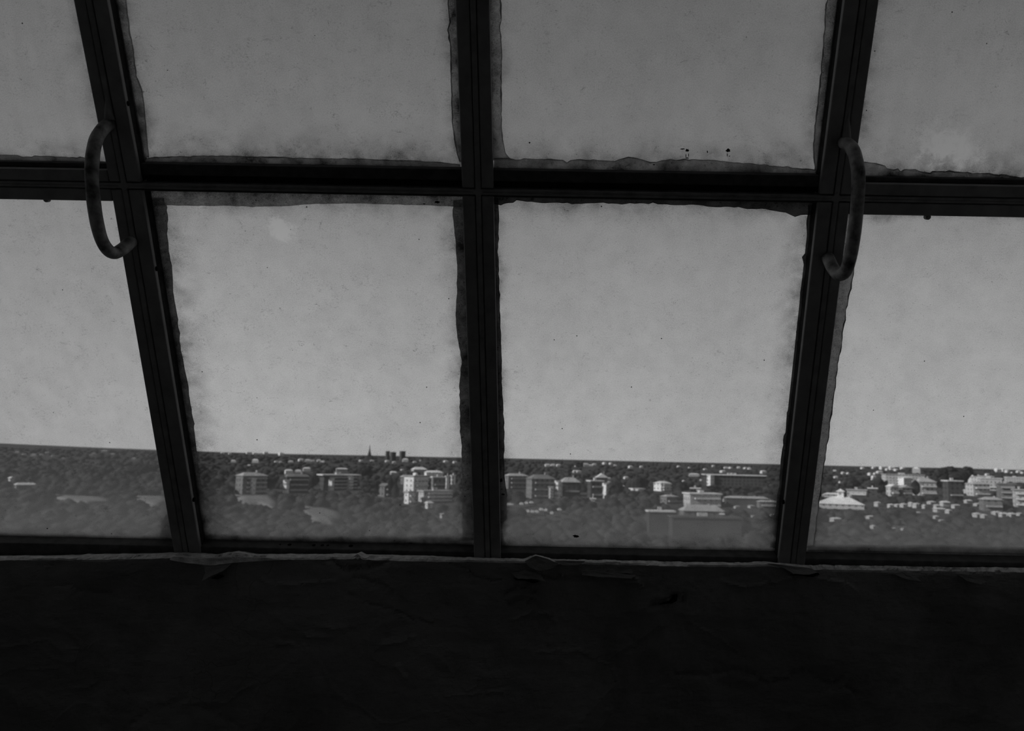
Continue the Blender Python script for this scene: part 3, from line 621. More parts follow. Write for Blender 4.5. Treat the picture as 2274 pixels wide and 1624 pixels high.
flake(0, [(1165, 1246), (1190, 1234), (1205, 1238), (1240, 1250), (1225, 1262), (1195, 1266), (1175, 1258)], 3, 0.004, 0.008)
flake(0, [(1230, 1245), (1300, 1246), (1290, 1252), (1250, 1254)], 4, 0.003, 0.006)
flake(0, [(1135, 1272), (1165, 1266), (1200, 1276), (1212, 1290), (1180, 1284), (1150, 1284)], 5, 0.004, 0.010)
flake(0, [(1290, 1266), (1350, 1270), (1410, 1277), (1400, 1283), (1330, 1280), (1292, 1276)], 6, 0.003, 0.008)
flake(0, [(1700, 1251), (1750, 1256), (1800, 1262), (1812, 1270), (1790, 1274), (1755, 1272), (1740, 1262)], 7, 0.003, 0.012)
flake(1, [(1345, 1247), (1380, 1248), (1372, 1252), (1350, 1252)], 8, 0.002, 0.002)
flake(0, [(1975, 1272), (2000, 1270), (2030, 1280), (2040, 1290), (2005, 1284)], 9, 0.003, 0.008)
flake(0, [(2120, 1274), (2150, 1276), (2185, 1290), (2170, 1296), (2140, 1288)], 10, 0.003, 0.008)
flake(0, [(95, 1250), (110, 1252), (120, 1258), (104, 1259)], 11, 0.002, 0.003)
flake(1, [(786, 1236), (796, 1230), (803, 1237), (796, 1242)], 12, 0.002, 0.002)

def hollow_shade(pts, seed):  # dark patch on the wall surface, a hole's shade painted as colour
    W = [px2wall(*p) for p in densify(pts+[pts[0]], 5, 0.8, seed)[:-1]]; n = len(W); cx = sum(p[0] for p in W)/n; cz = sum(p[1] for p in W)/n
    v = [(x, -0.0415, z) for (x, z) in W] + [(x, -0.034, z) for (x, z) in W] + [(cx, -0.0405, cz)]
    mesh_obj('hollow_shade', v, [(k, (k+1) % n, 2*n) for k in range(n)] + [(n+k, n+(k+1) % n, (k+1) % n, k) for k in range(n)] + [tuple(range(2*n-1, n-1, -1))], M['hole'], wf)
hollow_shade([(1752, 1277), (1775, 1272), (1800, 1274), (1812, 1270), (1816, 1275), (1800, 1281), (1770, 1277)], 1)
hollow_shade([(1463, 1341), (1485, 1334), (1492, 1321), (1502, 1319), (1500, 1332), (1490, 1339)], 2)
hollow_shade([(1140, 1283), (1160, 1284), (1180, 1286), (1195, 1292), (1185, 1295), (1165, 1288), (1145, 1287)], 3)
hollow_shade([(470, 1283), (488, 1276), (500, 1279), (488, 1286)], 4)

# ------------------------------------------------------------------ the land outside
CZ = CAM[2]
DP = [(0, 45), (150, 40), (300, 37), (400, 33.5), (450, 29.5), (520, 23.0), (650, 21.5), (800, 21.0), (1200, 21.5), (2000, 22.5), (3000, 23), (5000, 21), (9000, 18), (14000, 20)]
def drop(d):
    for (a, b_) in zip(DP[:-1], DP[1:]):
        if a[0] <= d <= b_[0]: return a[1]+(b_[1]-a[1])*(d-a[0])/(b_[0]-a[0])
    return DP[-1][1]
def gz(x, y):
    d = math.hypot(x, y); az_ = math.atan2(x, y)
    z = CZ - drop(d)
    if d > 3000: z += 42*min(1, (d-3000)/3000)*max(0, min(1, (-az_-0.32)/0.25)) + 6*noise.noise(Vector((az_*9, d*0.0004, 0)))
    return z
def ground(px, py):
    """point of the land seen through a photo pixel"""
    d = ray(px, py); d = d/math.hypot(d[0], d[1]); lo, t = 60.0, 60.0
    while t < 13000:
        q = CAM+d*t
        if q[2] < gz(q[0], q[1]): break
        lo = t; t *= 1.01
    for _ in range(30):
        mid = (lo+t)/2; q = CAM+d*mid
        if q[2] < gz(q[0], q[1]): t = mid
        else: lo = mid
    return CAM+d*t, t
def ground_mat():
    m, nt = newmat('dark_grass_and_scrub'); v = objvec(nt)
    a = maprange(nt, noise_(nt, v, 0.02, 6, 0.6), 0.35, 0.65, 0.04, 0.10)
    p = N(nt, 'ShaderNodeBsdfDiffuse'); nt.links.new(grey(nt, a), p.inputs[0]); o = N(nt, 'ShaderNodeOutputMaterial'); nt.links.new(p.outputs[0], o.inputs[0]); return m
M['ground'] = ground_mat()
def flatmat(name, lo, hi, scale):
    m, nt = newmat(name); v = objvec(nt); a = maprange(nt, noise_(nt, v, scale, 5, 0.6), 0.35, 0.65, lo, hi)
    p = N(nt, 'ShaderNodeBsdfDiffuse'); nt.links.new(grey(nt, a), p.inputs[0]); o = N(nt, 'ShaderNodeOutputMaterial'); nt.links.new(p.outputs[0], o.inputs[0]); return m
M['tree'] = flatmat('dark_foliage', 0.016, 0.05, 0.15)
M['tree2'] = flatmat('foliage', 0.018, 0.068, 0.11)
M['trunk'] = flatmat('bark', 0.04, 0.07, 0.8)
M['field'] = flatmat('dry_pale_grass', 0.15, 0.26, 0.03)
M['slate'] = flatmat('dark_stone', 0.05, 0.08, 0.1)
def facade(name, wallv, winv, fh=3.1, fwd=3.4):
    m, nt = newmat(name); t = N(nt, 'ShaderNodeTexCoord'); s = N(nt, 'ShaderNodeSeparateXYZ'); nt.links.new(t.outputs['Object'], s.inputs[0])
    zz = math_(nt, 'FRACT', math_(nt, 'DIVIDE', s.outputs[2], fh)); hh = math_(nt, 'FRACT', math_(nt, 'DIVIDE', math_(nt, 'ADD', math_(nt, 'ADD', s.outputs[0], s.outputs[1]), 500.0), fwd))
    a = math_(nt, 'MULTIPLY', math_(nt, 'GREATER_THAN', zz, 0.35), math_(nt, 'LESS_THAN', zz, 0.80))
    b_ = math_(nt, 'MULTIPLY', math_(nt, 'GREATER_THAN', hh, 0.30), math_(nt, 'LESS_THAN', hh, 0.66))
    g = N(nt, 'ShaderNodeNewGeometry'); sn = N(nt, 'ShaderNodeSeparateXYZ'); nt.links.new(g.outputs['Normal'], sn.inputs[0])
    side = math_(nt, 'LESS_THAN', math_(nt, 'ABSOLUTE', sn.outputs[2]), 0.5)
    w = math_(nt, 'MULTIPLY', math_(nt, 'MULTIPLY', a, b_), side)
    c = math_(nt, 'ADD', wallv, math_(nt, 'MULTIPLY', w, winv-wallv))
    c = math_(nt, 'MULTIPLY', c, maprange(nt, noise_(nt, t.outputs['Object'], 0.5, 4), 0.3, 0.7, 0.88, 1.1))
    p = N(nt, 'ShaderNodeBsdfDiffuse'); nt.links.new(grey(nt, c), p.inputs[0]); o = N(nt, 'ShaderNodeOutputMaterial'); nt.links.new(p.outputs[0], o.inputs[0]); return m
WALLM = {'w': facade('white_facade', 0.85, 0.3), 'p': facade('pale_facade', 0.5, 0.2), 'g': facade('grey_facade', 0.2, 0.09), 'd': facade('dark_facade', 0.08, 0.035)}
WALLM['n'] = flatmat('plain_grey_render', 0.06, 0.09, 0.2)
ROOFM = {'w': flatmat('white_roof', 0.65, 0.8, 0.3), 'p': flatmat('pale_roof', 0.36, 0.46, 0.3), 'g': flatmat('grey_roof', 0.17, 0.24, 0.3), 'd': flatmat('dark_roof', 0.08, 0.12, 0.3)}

# ground sheet: polar fan that surrounds the tower
rr = [20, 60, 120, 200, 260, 320, 370, 410, 440, 470, 500, 540, 600, 680, 800, 1000, 1300, 1700, 2200, 2800, 3400, 4000, 4800, 5800, 7000, 9000, 12000, 14000]
vs_, fs = [], []; NA = 240
for r in rr:
    for k in range(NA):
        a = 2*math.pi*k/NA; x, y = r*math.sin(a), r*math.cos(a); vs_.append((x, y, gz(x, y)))
for i in range(len(rr)-1):
    for k in range(NA): fs.append((i*NA+k, i*NA+(k+1) % NA, (i+1)*NA+(k+1) % NA, (i+1)*NA+k))
g = mesh_obj('ground', vs_, fs, M['ground']); g['kind'] = 'structure'; g['label'] = 'dark scrubby land stretching to the horizon outside the window'

OBS = []
BRECT = []   # (x0,x1,ytop,ybase,dist) for keeping the woods clear of house fronts
FIELDS = [
 ('pale_field', 'pale curving grass field below the long flat-roofed block', [(636, 1117), (662, 1120), (690, 1127), (725, 1130), (755, 1137), (772, 1146), (770, 1158), (740, 1166), (700, 1165), (678, 1152), (668, 1135), (650, 1124)]),
 ('pale_field', 'small pale grass clearing below the balconied apartment house', [(512, 1100), (560, 1103), (606, 1103), (622, 1118), (626, 1126), (606, 1130), (575, 1122), (540, 1120)]),
 ('pale_field', 'long pale grass strip in the leftmost pane', [(110, 1101), (170, 1104), (235, 1107), (265, 1117), (225, 1119), (190, 1124), (140, 1113)]),
 ('pale_field', 'pale grass strip beside the left rib of the window', [(288, 1104), (330, 1104), (372, 1105), (376, 1118), (350, 1132), (325, 1120), (300, 1112)])]
def inpoly(x, y, pl):
    c = False
    for (a, b_) in zip(pl, pl[1:]+pl[:1]):
        if (a[1] > y) != (b_[1] > y) and x < (b_[0]-a[0])*(y-a[1])/(b_[1]-a[1])+a[0]: c = not c
    return c
for nm, lab, pl in FIELDS:
    pts = densify(pl+[pl[0]], 8, 0.3, 3)[:-1]
    G = [ground(*p)[0] for p in pts]; c = sum(G)/len(G); n = len(G)
    v = [c+np.array([0, 0, 1.4])]
    for s in (0.5, 1.0):
        for q in G:
            p = c+(q-c)*s; v.append(np.array([p[0], p[1], gz(p[0], p[1])+(1.2 if s < 1 else 0.9)]))
    for q in G: v.append(np.array([q[0], q[1], gz(q[0], q[1])-0.6]))
    f = [(0, 1+k, 1+(k+1) % n) for k in range(n)]
    for r_ in (0, 1):
        for k in range(n): f.append((1+r_*n+k, 1+(r_+1)*n+k, 1+(r_+1)*n+(k+1) % n, 1+r_*n+(k+1) % n))
    o = mesh_obj(nm, v, f, M['field'], smooth=True); o['label'] = lab; o['category'] = 'field'; o['group'] = 'pale fields'

def local_mesh(name, mb, mat, root, **k):
    me_o = mesh_obj(name, mb.v, mb.f, mat, None, **k); me_o.parent = root; return me_o
def building(px, pyb, wpx, hpx, label, wall='w', roof='w', kind='flat', depth=0.6, rot=-18, balc=0, rh=None, over=0.6, cat='building', name='apartment_building', group=None, cupola=0, wing=None):
    G, d = ground(px, pyb); s = d/F*1.01
    W, H, D = wpx*s, hpx*s, wpx*s*depth
    th = math.radians(rot if rot > 30 else abs(rot)*1.3+5)
    W = W/(abs(math.cos(th))+depth*abs(math.sin(th))); D = W*depth
    root = empty(name, (G[0], G[1]+D*0.3, gz(G[0], G[1]))); root.rotation_euler = (0, 0, th - math.atan2(G[0], G[1])); 
    root['label'] = label; root['category'] = cat
    if group: root['group'] = group
    root['fy'] = -D/2; LAST[0] = root; OBS.append((root.location.x, root.location.y, math.hypot(W, D)/2+1.0))
    b = MB(); b.box(-W/2, W/2, -D/2, D/2, -8.0, H)
    if wing: b.box(W*wing[0], W*wing[1], -D*0.72, -D*0.45, -8.0, H*wing[2])
    local_mesh('wall', b, WALLM[wall], root)
    o = over
    if kind == 'flat':
        b = MB(); b.box(-W/2-o, W/2+o, -D/2-o, D/2+o, H+0.01, H+max(0.7, 1.1*s)); r_ = local_mesh('roof', b, ROOFM[roof], root)
        b = MB(); b.box(-W*0.10, W*0.04, -D*0.1, D*0.2, H+max(0.7, 1.1*s), H+max(0.7, 1.1*s)+1.5); local_mesh('stair_head', b, WALLM['p' if wall != 'w' else 'w'], r_)
    else:
        h = rh*s if rh else min(W, D)*0.28
        b = MB(); x0, x1, y0, y1 = -W/2-o, W/2+o, -D/2-o, D/2+o
        if kind == 'hip':
            e = min(W, D)*0.42
            v = [(x0, y0, H+0.01), (x1, y0, H+0.01), (x1, y1, H+0.01), (x0, y1, H+0.01), (x0+e, 0, H+h), (x1-e, 0, H+h)]
            b.v = v; b.f = [(3, 2, 1, 0), (0, 1, 5, 4), (1, 2, 5), (2, 3, 4, 5), (3, 0, 4)]
        else:
            b.v = [(x0, y0, H+0.01), (x1, y0, H+0.01), (x1, y1, H+0.01), (x0, y1, H+0.01), (0, y0, H+h), (0, y1, H+h)]; b.f = [(3, 2, 1, 0), (0, 1, 4), (2, 3, 5), (1, 2, 5, 4), (3, 0, 4, 5)]
        r_ = local_mesh('roof', b, ROOFM[roof], root)
        if d < 900:
            cq = min(0.9, W*0.06); b = MB(); b.box(W*0.18, W*0.18+cq, -cq*0.4, cq*0.6, H, H+h+min(1.2, H*0.15)); local_mesh('chimney', b, WALLM['p'], r_)
    for k in range(balc):
        z = H*(k+0.25)/balc
        b = MB(); b.box(-W*0.36, W*0.46, -D/2-1.5, -D/2+0.02, z, z+0.18); b.box(-W*0.36, W*0.46, -D/2-1.5, -D/2-1.35, z, z+1.0)
        b.box(-W*0.36, -W*0.36+0.12, -D/2-1.5, -D/2, z, z+1.0); b.box(W*0.46-0.12, W*0.46, -D/2-1.5, -D/2, z, z+1.0)
        local_mesh('balcony', b, ROOFM['w' if wall in 'wp' else 'p'], root)
    if cupola:
        b = MB(); cw = W*0.07; b.box(-cw, cw, -cw, cw, H, H+cupola*s); cu = local_mesh('cupola', b, WALLM['w'], root)
        b = MB(); b.v = [(-cw*1.5, -cw*1.5, H+cupola*s), (cw*1.5, -cw*1.5, H+cupola*s), (cw*1.5, cw*1.5, H+cupola*s), (-cw*1.5, cw*1.5, H+cupola*s), (0, 0, H+cupola*s*1.25)]
        b.f = [(3, 2, 1, 0), (0, 1, 4), (1, 2, 4), (2, 3, 4), (3, 0, 4)]; local_mesh('cupola_roof', b, ROOFM['w'], cu)
    BRECT.append((px-wpx/2-2, px+wpx/2+2, pyb-hpx-(rh or 3), pyb, d))
    return root

LAST = [None]
def attach(px, pyb, wpx, hpx, wall, roof, depth, rot, balc, name, label, root=None):
    root = root or LAST[0]
    G, d = ground(px, pyb); s = d/F*1.01; W = wpx*s; D = W*depth; H = hpx*s
    ly = (Matrix.Translation(root.location) @ root.rotation_euler.to_matrix().to_4x4()).inverted() @ Vector((G[0], G[1], gz(G[0], G[1])))
    x, y, z0 = ly.x, min(ly.y, root['fy']-D*0.35), ly.z
    b = MB(); b.box(x-W/2, x+W/2, y-D/2, y+D/2, z0-5, z0+H)
    cw_, sw_ = math.cos(0.6), math.sin(0.6); b.v = [(x+(p[0]-x)*cw_-(p[1]-y)*sw_, y+(p[0]-x)*sw_+(p[1]-y)*cw_, p[2]) for p in b.v]
    BRECT.append((px-wpx/2-2, px+wpx/2+2, pyb-hpx-2, pyb, d)); wg = local_mesh(name, b, WALLM[wall], root); wg['label'] = label
    b = MB(); b.box(x-W/2-0.3, x+W/2+0.3, y-D/2-0.3, y+D/2+0.3, z0+H, z0+H+0.6); local_mesh('roof', b, ROOFM[roof], wg)
    for k in range(balc):
        z = z0+H*(k+0.25)/balc; b = MB(); b.box(x-W*0.45, x+W*0.45, y-D/2-1.0, y-D/2, z, z+1.0); local_mesh('balcony', b, ROOFM['w'], wg)
A = 'apartment_building'; Hs = 'house'
building(554, 1096, 62, 36, 'balconied apartment house with white corner towers, leftmost in the left centre pane', 'g', 'p', 'hip', 0.5, -20, 4, 7)
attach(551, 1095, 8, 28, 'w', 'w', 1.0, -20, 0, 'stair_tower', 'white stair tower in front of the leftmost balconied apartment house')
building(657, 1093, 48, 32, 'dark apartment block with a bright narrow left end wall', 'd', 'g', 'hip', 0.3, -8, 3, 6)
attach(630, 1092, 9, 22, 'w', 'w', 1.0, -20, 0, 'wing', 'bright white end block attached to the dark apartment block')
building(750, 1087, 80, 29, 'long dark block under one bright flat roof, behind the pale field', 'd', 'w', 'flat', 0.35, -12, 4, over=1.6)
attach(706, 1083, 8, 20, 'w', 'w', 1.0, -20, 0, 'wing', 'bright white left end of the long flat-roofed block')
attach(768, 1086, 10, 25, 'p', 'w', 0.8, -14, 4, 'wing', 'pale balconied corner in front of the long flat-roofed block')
building(758, 1047, 24, 5, 'low pale house behind the long flat-roofed block', 'p', 'w', 'hip', 0.5, 0, 0, 2, name=Hs, cat='house')
building(930, 1047, 34, 4, 'low white-roofed house among dark trees above the white town cluster', 'p', 'w', 'hip', 0.6, -10, 0, 5, name=Hs, cat='house')
building(873, 1054, 14, 4, 'small white-roofed house left above the white town cluster', 'p', 'w', 'hip', 0.6, -10, 0, 3, name=Hs, cat='house')
building(856, 1103, 36, 22, 'shadowy gabled house with one bright corner beside dark cypresses', 'g', 'g', 'gable', 0.7, -30, 2, 6, name=Hs, cat='house')
building(922, 1096, 52, 36, 'bright white villa with balconies in the middle of the white town cluster', 'w', 'p', 'flat', 0.6, 48, 3)
building(908, 1119, 22, 24, 'white terraced house stepping down from the bright white villa', 'w', 'p', 'flat', 0.8, 42, 2)
building(966, 1115, 74, 22, 'wide pale balconied apartment block right of the bright white villa', 'p', 'p', 'flat', 0.4, -16, 3)
building(952, 1130, 16, 12, 'small white hut below the wide pale balconied apartment block', 'w', 'w', 'hip', 0.8, -20, 0, 4, name='hut', cat='house')
building(972, 1084, 30, 22, 'dark-fronted white house beside the thin white pillar of the town cluster', 'g', 'w', 'flat', 0.6, -8, 1)
building(993, 1086, 7, 26, 'thin white tower block at the right of the town cluster', 'w', 'w', 'flat', 0.8, -8, name='tower', cat='tower')
building(1006, 1076, 10, 18, 'narrow bright house nearest the central rib', 'w', 'w', 'flat', 0.8, -8, name=Hs, cat='house')
building(962, 1062, 40, 12, 'row of white roofs at the back of the white town cluster', 'w', 'w', 'hip', 0.5, -8, 0, 4)
building(983, 1151, 12, 8, 'lone grey shed in scrub below the town cluster', 'p', 'p', 'gable', 0.8, -20, 0, 2, name='shed', cat='shed')
building(898, 1076, 18, 16, 'half hidden pale house left of the bright white villa', 'g', 'p', 'hip', 0.8, -20, 1, 4, name=Hs, cat='house')
# right centre pane
building(1145, 1086, 52, 28, 'grey balconied block at the very left of the right centre pane', 'g', 'p', 'hip', 0.5, -16, 3, 5)
building(1200, 1107, 62, 42, 'apartment house with white framed left wing and stacked balconies', 'g', 'g', 'hip', 0.6, -14, 3, 9)
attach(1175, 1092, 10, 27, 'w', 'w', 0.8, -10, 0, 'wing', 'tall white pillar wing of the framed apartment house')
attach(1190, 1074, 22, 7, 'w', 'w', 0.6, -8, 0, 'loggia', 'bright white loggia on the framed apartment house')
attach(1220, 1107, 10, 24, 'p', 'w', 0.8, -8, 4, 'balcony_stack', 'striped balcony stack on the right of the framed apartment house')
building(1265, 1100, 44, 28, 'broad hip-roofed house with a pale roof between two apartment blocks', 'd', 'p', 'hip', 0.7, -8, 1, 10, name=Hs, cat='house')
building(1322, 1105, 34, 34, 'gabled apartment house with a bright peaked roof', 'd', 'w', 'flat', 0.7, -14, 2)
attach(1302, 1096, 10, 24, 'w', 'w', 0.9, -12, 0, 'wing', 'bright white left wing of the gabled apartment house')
building(1336, 1086, 26, 24, 'house with a white peaked gable behind the gabled apartment house', 'd', 'w', 'gable', 0.6, -4, 0, 9, name=Hs, cat='house')
building(1363, 1087, 8, 8, 'tiny white house just right of the gabled apartment house', 'w', 'w', 'hip', 0.9, -20, 0, 2, name=Hs, cat='house')
building(1382, 1086, 6, 6, 'tiny pale hut in the trees at the middle of the right centre pane', 'w', 'w', 'hip', 0.9, -20, 0, 2, name='hut', cat='house')
building(1317, 1113, 9, 4, 'small white wall box in front of the gabled apartment house', 'w', 'w', 'flat', 0.6, 0, name='gatehouse', cat='building')
building(1472, 1091, 36, 17, 'white striped round-fronted villa standing alone in the woods', 'w', 'w', 'hip', 0.8, 45, 3, 4)
building(1487, 1119, 36, 15, 'low pale house below the white striped villa', 'g', 'p', 'hip', 0.8, -24, 1, 4, name=Hs, cat='house')
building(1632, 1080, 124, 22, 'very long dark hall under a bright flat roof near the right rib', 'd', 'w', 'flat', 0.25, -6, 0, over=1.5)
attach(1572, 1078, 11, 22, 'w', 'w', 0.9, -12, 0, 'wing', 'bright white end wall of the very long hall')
building(1542, 1058, 22, 4, 'low pale house left of the very long hall', 'p', 'w', 'hip', 0.6, 0, 0, 2, name=Hs, cat='house')
building(1545, 1091, 20, 5, 'low pale wall of a house under the very long hall', 'p', 'w', 'flat', 0.6, 0, name=Hs, cat='house')
building(1562, 1128, 78, 28, 'big cream house with light flat roof in the right centre pane', 'p', 'w', 'flat', 0.55, -14, 2)
building(1560, 1150, 92, 14, 'broad pale-roofed terrace in front of the big cream house', 'g', 'p', 'hip', 0.4, -10, 0, 12)
building(1468, 1184, 58, 44, 'dim near block with a thin bright roof edge, low in the pane', 'n', 'w', 'flat', 0.4, -6)
building(1568, 1192, 150, 38, 'dim wide near block below the cream house, low in the pane', 'n', 'd', 'flat', 0.3, -6)
building(1660, 1120, 90, 12, 'long row of faint pale roofs right of the cream house', 'n', 'p', 'hip', 0.3, 4, 0, 4)
building(1705, 1128, 40, 12, 'faint pale house at the foot of the right rib', 'g', 'p', 'hip', 0.5, 8, 1, 3, name=Hs, cat='house')
building(1604, 1152, 6, 8, 'little pale chimney block right of the broad terrace', 'p', 'w', 'flat', 0.9, 0, name='stack')
# right outer pane
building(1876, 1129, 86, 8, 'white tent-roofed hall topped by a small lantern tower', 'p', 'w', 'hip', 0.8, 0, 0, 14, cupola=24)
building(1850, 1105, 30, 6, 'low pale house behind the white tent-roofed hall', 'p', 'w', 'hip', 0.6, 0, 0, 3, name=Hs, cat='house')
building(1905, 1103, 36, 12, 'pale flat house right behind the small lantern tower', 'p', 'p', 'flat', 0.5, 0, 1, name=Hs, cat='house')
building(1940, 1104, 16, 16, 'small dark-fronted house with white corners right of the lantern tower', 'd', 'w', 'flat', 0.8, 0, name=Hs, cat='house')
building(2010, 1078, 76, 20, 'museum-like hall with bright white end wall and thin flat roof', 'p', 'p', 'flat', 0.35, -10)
attach(1984, 1076, 22, 14, 'w', 'w', 0.6, -24, 0, 'wing', 'bright white end block of the flat-roofed hall in the rightmost pane')
building(1984, 1102, 22, 18, 'small white gabled house below the bright end block', 'p', 'w', 'gable', 0.8, -26, 1, 5, name=Hs, cat='house')
building(2012, 1102, 26, 16, 'grey gabled house right of the small white gabled house', 'g', 'p', 'gable', 0.8, 20, 1, 5, name=Hs, cat='house')
building(2058, 1101, 42, 26, 'large pale villa with steep roof behind the slim cypress', 'p', 'p', 'hip', 0.8, -18, 2, 8)
building(2120, 1112, 34, 36, 'tall house under a bright white cornice right of the large dark tree', 'd', 'w', 'flat', 0.7, -20, 1)
building(2120, 1086, 26, 10, 'pale rooftop villa above the bright white cornice', 'p', 'p', 'hip', 0.7, -10, 0, 5, name=Hs, cat='house')
building(2163, 1076, 16, 14, 'small white block below the thin far balustrade', 'w', 'w', 'flat', 0.8, -10)
building(2203, 1090, 40, 22, 'broad white-roofed house in the dense quarter at far right', 'p', 'w', 'flat', 0.6, -8, 1)
building(2258, 1072, 34, 9, 'bright white row of roofs at the right border of the picture', 'p', 'w', 'flat', 0.5, -8)
building(2176, 1102, 40, 22, 'jumbled pale house in the dense quarter, left of the tall slab', 'p', 'p', 'hip', 0.7, -24, 2, 5)
building(2238, 1110, 30, 28, 'grey apartment house between the jumbled houses and the tall slab', 'g', 'g', 'flat', 0.6, -8, 3)
building(2268, 1126, 22, 30, 'tall pale apartment slab at the right border of the picture', 'p', 'p', 'flat', 0.6, -8, 3)
building(2205, 1132, 38, 18, 'grey house with pale roof in front of the dense quarter', 'g', 'p', 'hip', 0.7, 12, 1, 5, name=Hs, cat='house')
building(2080, 1060, 4, 6, 'tiny white turret in the trees beside the large dark tree', 'w', 'w', 'flat', 0.9, 0, name='turret', cat='building')
building(2037, 1052, 14, 9, 'round white house peeping over the flat-roofed hall', 'p', 'w', 'hip', 0.9, 0, 0, 3, name=Hs, cat='house')
building(2175, 1061, 44, 3, 'thin pale balustrade on posts above the dense quarter', 'p', 'p', 'flat', 0.3, 0, name='balustrade', cat='balustrade')
# leftmost pane
building(23, 1069, 8, 5, 'tiny white hut alone on the dark slope in the leftmost pane', 'w', 'w', 'gable', 0.8, -20, 0, 3, name='hut', cat='house')
building(53, 1083, 34, 5, 'long low white greenhouse row on the slope in the leftmost pane', 'g', 'w', 'hip', 0.4, -8, 0, 4, name='greenhouse', cat='building')

# rows that look alike: one prototype per kind, then copies of the thing and its parts
def dup(root, G, rz, sc, label=None):
    r = root.copy(); C.objects.link(r); r.location = G; r.rotation_euler = (0, 0, rz); r.scale = (sc[0], sc[1], sc[2])
    if label: r['label'] = label
    def rec(src, dst):
        for ch in src.children:
            c = ch.copy(); C.objects.link(c); c.parent = dst; rec(ch, c)
    rec(root, r); return r
protos = []
rnd = random.Random(11)
def row(name, label, group, pts, wall='w', roof='w', cat='house'):
    first = None
    for (px, py, wpx) in pts:
        hp = max(2.0, wpx*0.32)
        if first is None:
            first = building(px, py, wpx, hp, label, wall, roof, 'hip', 0.6, -10, 0, max(1.0, wpx*0.12), name=name, cat=cat, group=group, over=0.3); w0 = wpx*ground(px, py)[1]
        else:
            G, d = ground(px, py); k = wpx*d/w0; s = (k*rnd.uniform(0.9, 1.2), k, k*rnd.uniform(0.8, 1.3))
            dup(first, (G[0], G[1], gz(G[0], G[1])), rnd.uniform(0.15, 0.85), s)
            BRECT.append((px-wpx/2, px+wpx/2, py-hp-2, py, d)); OBS.append((G[0], G[1], wpx*d/F*0.75))
row('far_house', 'tiny white house in the row just under the skyline, left centre pane', 'skyline houses of the left centre pane',
    [(494, 1008, 8), (510, 1009, 6), (553, 1009, 12), (566, 1010, 10), (577, 1010, 11), (590, 1009, 11), (624, 1012, 12), (518, 1027, 10), (567, 1028, 16), (553, 1035, 7), (613, 1027, 7), (623, 1028, 6), (646, 1028, 10), (668, 1025, 10), (684, 1026, 12), (694, 1026, 10), (708, 1026, 9), (716, 1028, 8), (641, 1053, 18), (662, 1049, 12), (681, 1047, 16), (801, 1025, 8), (826, 1025, 8), (860, 1026, 10), (875, 1029, 8), (900, 1026, 14), (921, 1028, 8), (934, 1024, 5), (990, 1027, 10), (1010, 1029, 10), (893, 1045, 7), (858, 1027, 6)])
row('far_house', 'tiny white house in the row just under the skyline, right centre pane', 'skyline houses of the right centre pane',
    [(1216, 1036, 12), (1228, 1035, 10), (1240, 1036, 10), (1279, 1037, 6), (1300, 1036, 14), (1311, 1036, 10), (1320, 1034, 8), (1342, 1032, 10), (1356, 1032, 8), (1366, 1035, 6), (1276, 1050, 9), (1284, 1050, 12), (1352, 1064, 8), (1352, 1072, 7), (1400, 1040, 10), (1424, 1039, 7), (1507, 1038, 8), (1531, 1040, 6), (1566, 1044, 8), (1584, 1037, 6), (1612, 1041, 8), (1622, 1041, 10), (1640, 1040, 6), (1655, 1042, 8), (1664, 1043, 7), (1557, 1068, 6), (1518, 1070, 6), (1605, 1050, 12), (1695, 1052, 12), (1390, 1064, 10)])
row('far_house', 'tiny white house in the row just under the skyline, rightmost pane', 'skyline houses of the rightmost pane',
    [(1854, 1047, 6), (1915, 1042, 8), (1940, 1041, 9), (1958, 1043, 11), (1970, 1045, 8), (1980, 1044, 12), (1990, 1046, 10), (2004, 1043, 11), (1931, 1056, 10), (1944, 1054, 9), (1953, 1052, 12), (1940, 1062, 9), (1937, 1066, 6), (1883, 1054, 8), (1872, 1053, 7), (1856, 1062, 8), (1865, 1073, 6), (2216, 1049, 12), (2228, 1048, 12), (2236, 1050, 10), (2247, 1052, 6), (2262, 1050, 8), (2158, 1058, 6), (2192, 1057, 8), (2204, 1061, 6), (2270, 1052, 8)])
row('far_house', 'tiny faint house on the far slope in the leftmost pane', 'faint houses of the leftmost pane',
    [(53, 1012, 8), (75, 1013, 10), (92, 1013, 8), (118, 1015, 6), (140, 1020, 6), (202, 1013, 8), (208, 1010, 8), (232, 1007, 12), (250, 1012, 8), (297, 1021, 7), (38, 1008, 7), (105, 1008, 7)], 'p', 'p')
row('town_house', 'small pale house in the low front row of the rightmost pane', 'front row houses of the rightmost pane',
    [(1832, 1103, 10), (1948, 1122, 14), (1978, 1127, 12), (1992, 1125, 12), (2006, 1126, 14), (2022, 1123, 12), (2034, 1125, 14), (2052, 1127, 10), (2068, 1120, 16), (2080, 1128, 12), (2098, 1124, 18), (2122, 1127, 14), (2086, 1137, 20), (2106, 1140, 14), (2078, 1152, 10), (2090, 1158, 8), (2168, 1148, 18), (2184, 1150, 14), (2212, 1144, 16), (2228, 1148, 14), (2246, 1150, 16), (2264, 1145, 12), (2196, 1130, 12), (2038, 1142, 9), (1855, 1160, 20), (1932, 1152, 16), (1938, 1174, 12), (1985, 1176, 7), (2004, 1178, 8), (2150, 1096, 18), (2178, 1090, 16), (2238, 1090, 14), (2256, 1096, 12), (2150, 1118, 14), (2170, 1124, 14)], 'p', 'w')
row('town_house', 'small faint pale house right of the cream house, right centre pane', 'faint houses below the very long hall',
    [(1612, 1113, 12), (1668, 1128, 14), (1636, 1129, 12), (1715, 1146, 9), (1672, 1149, 8)], 'p', 'p')

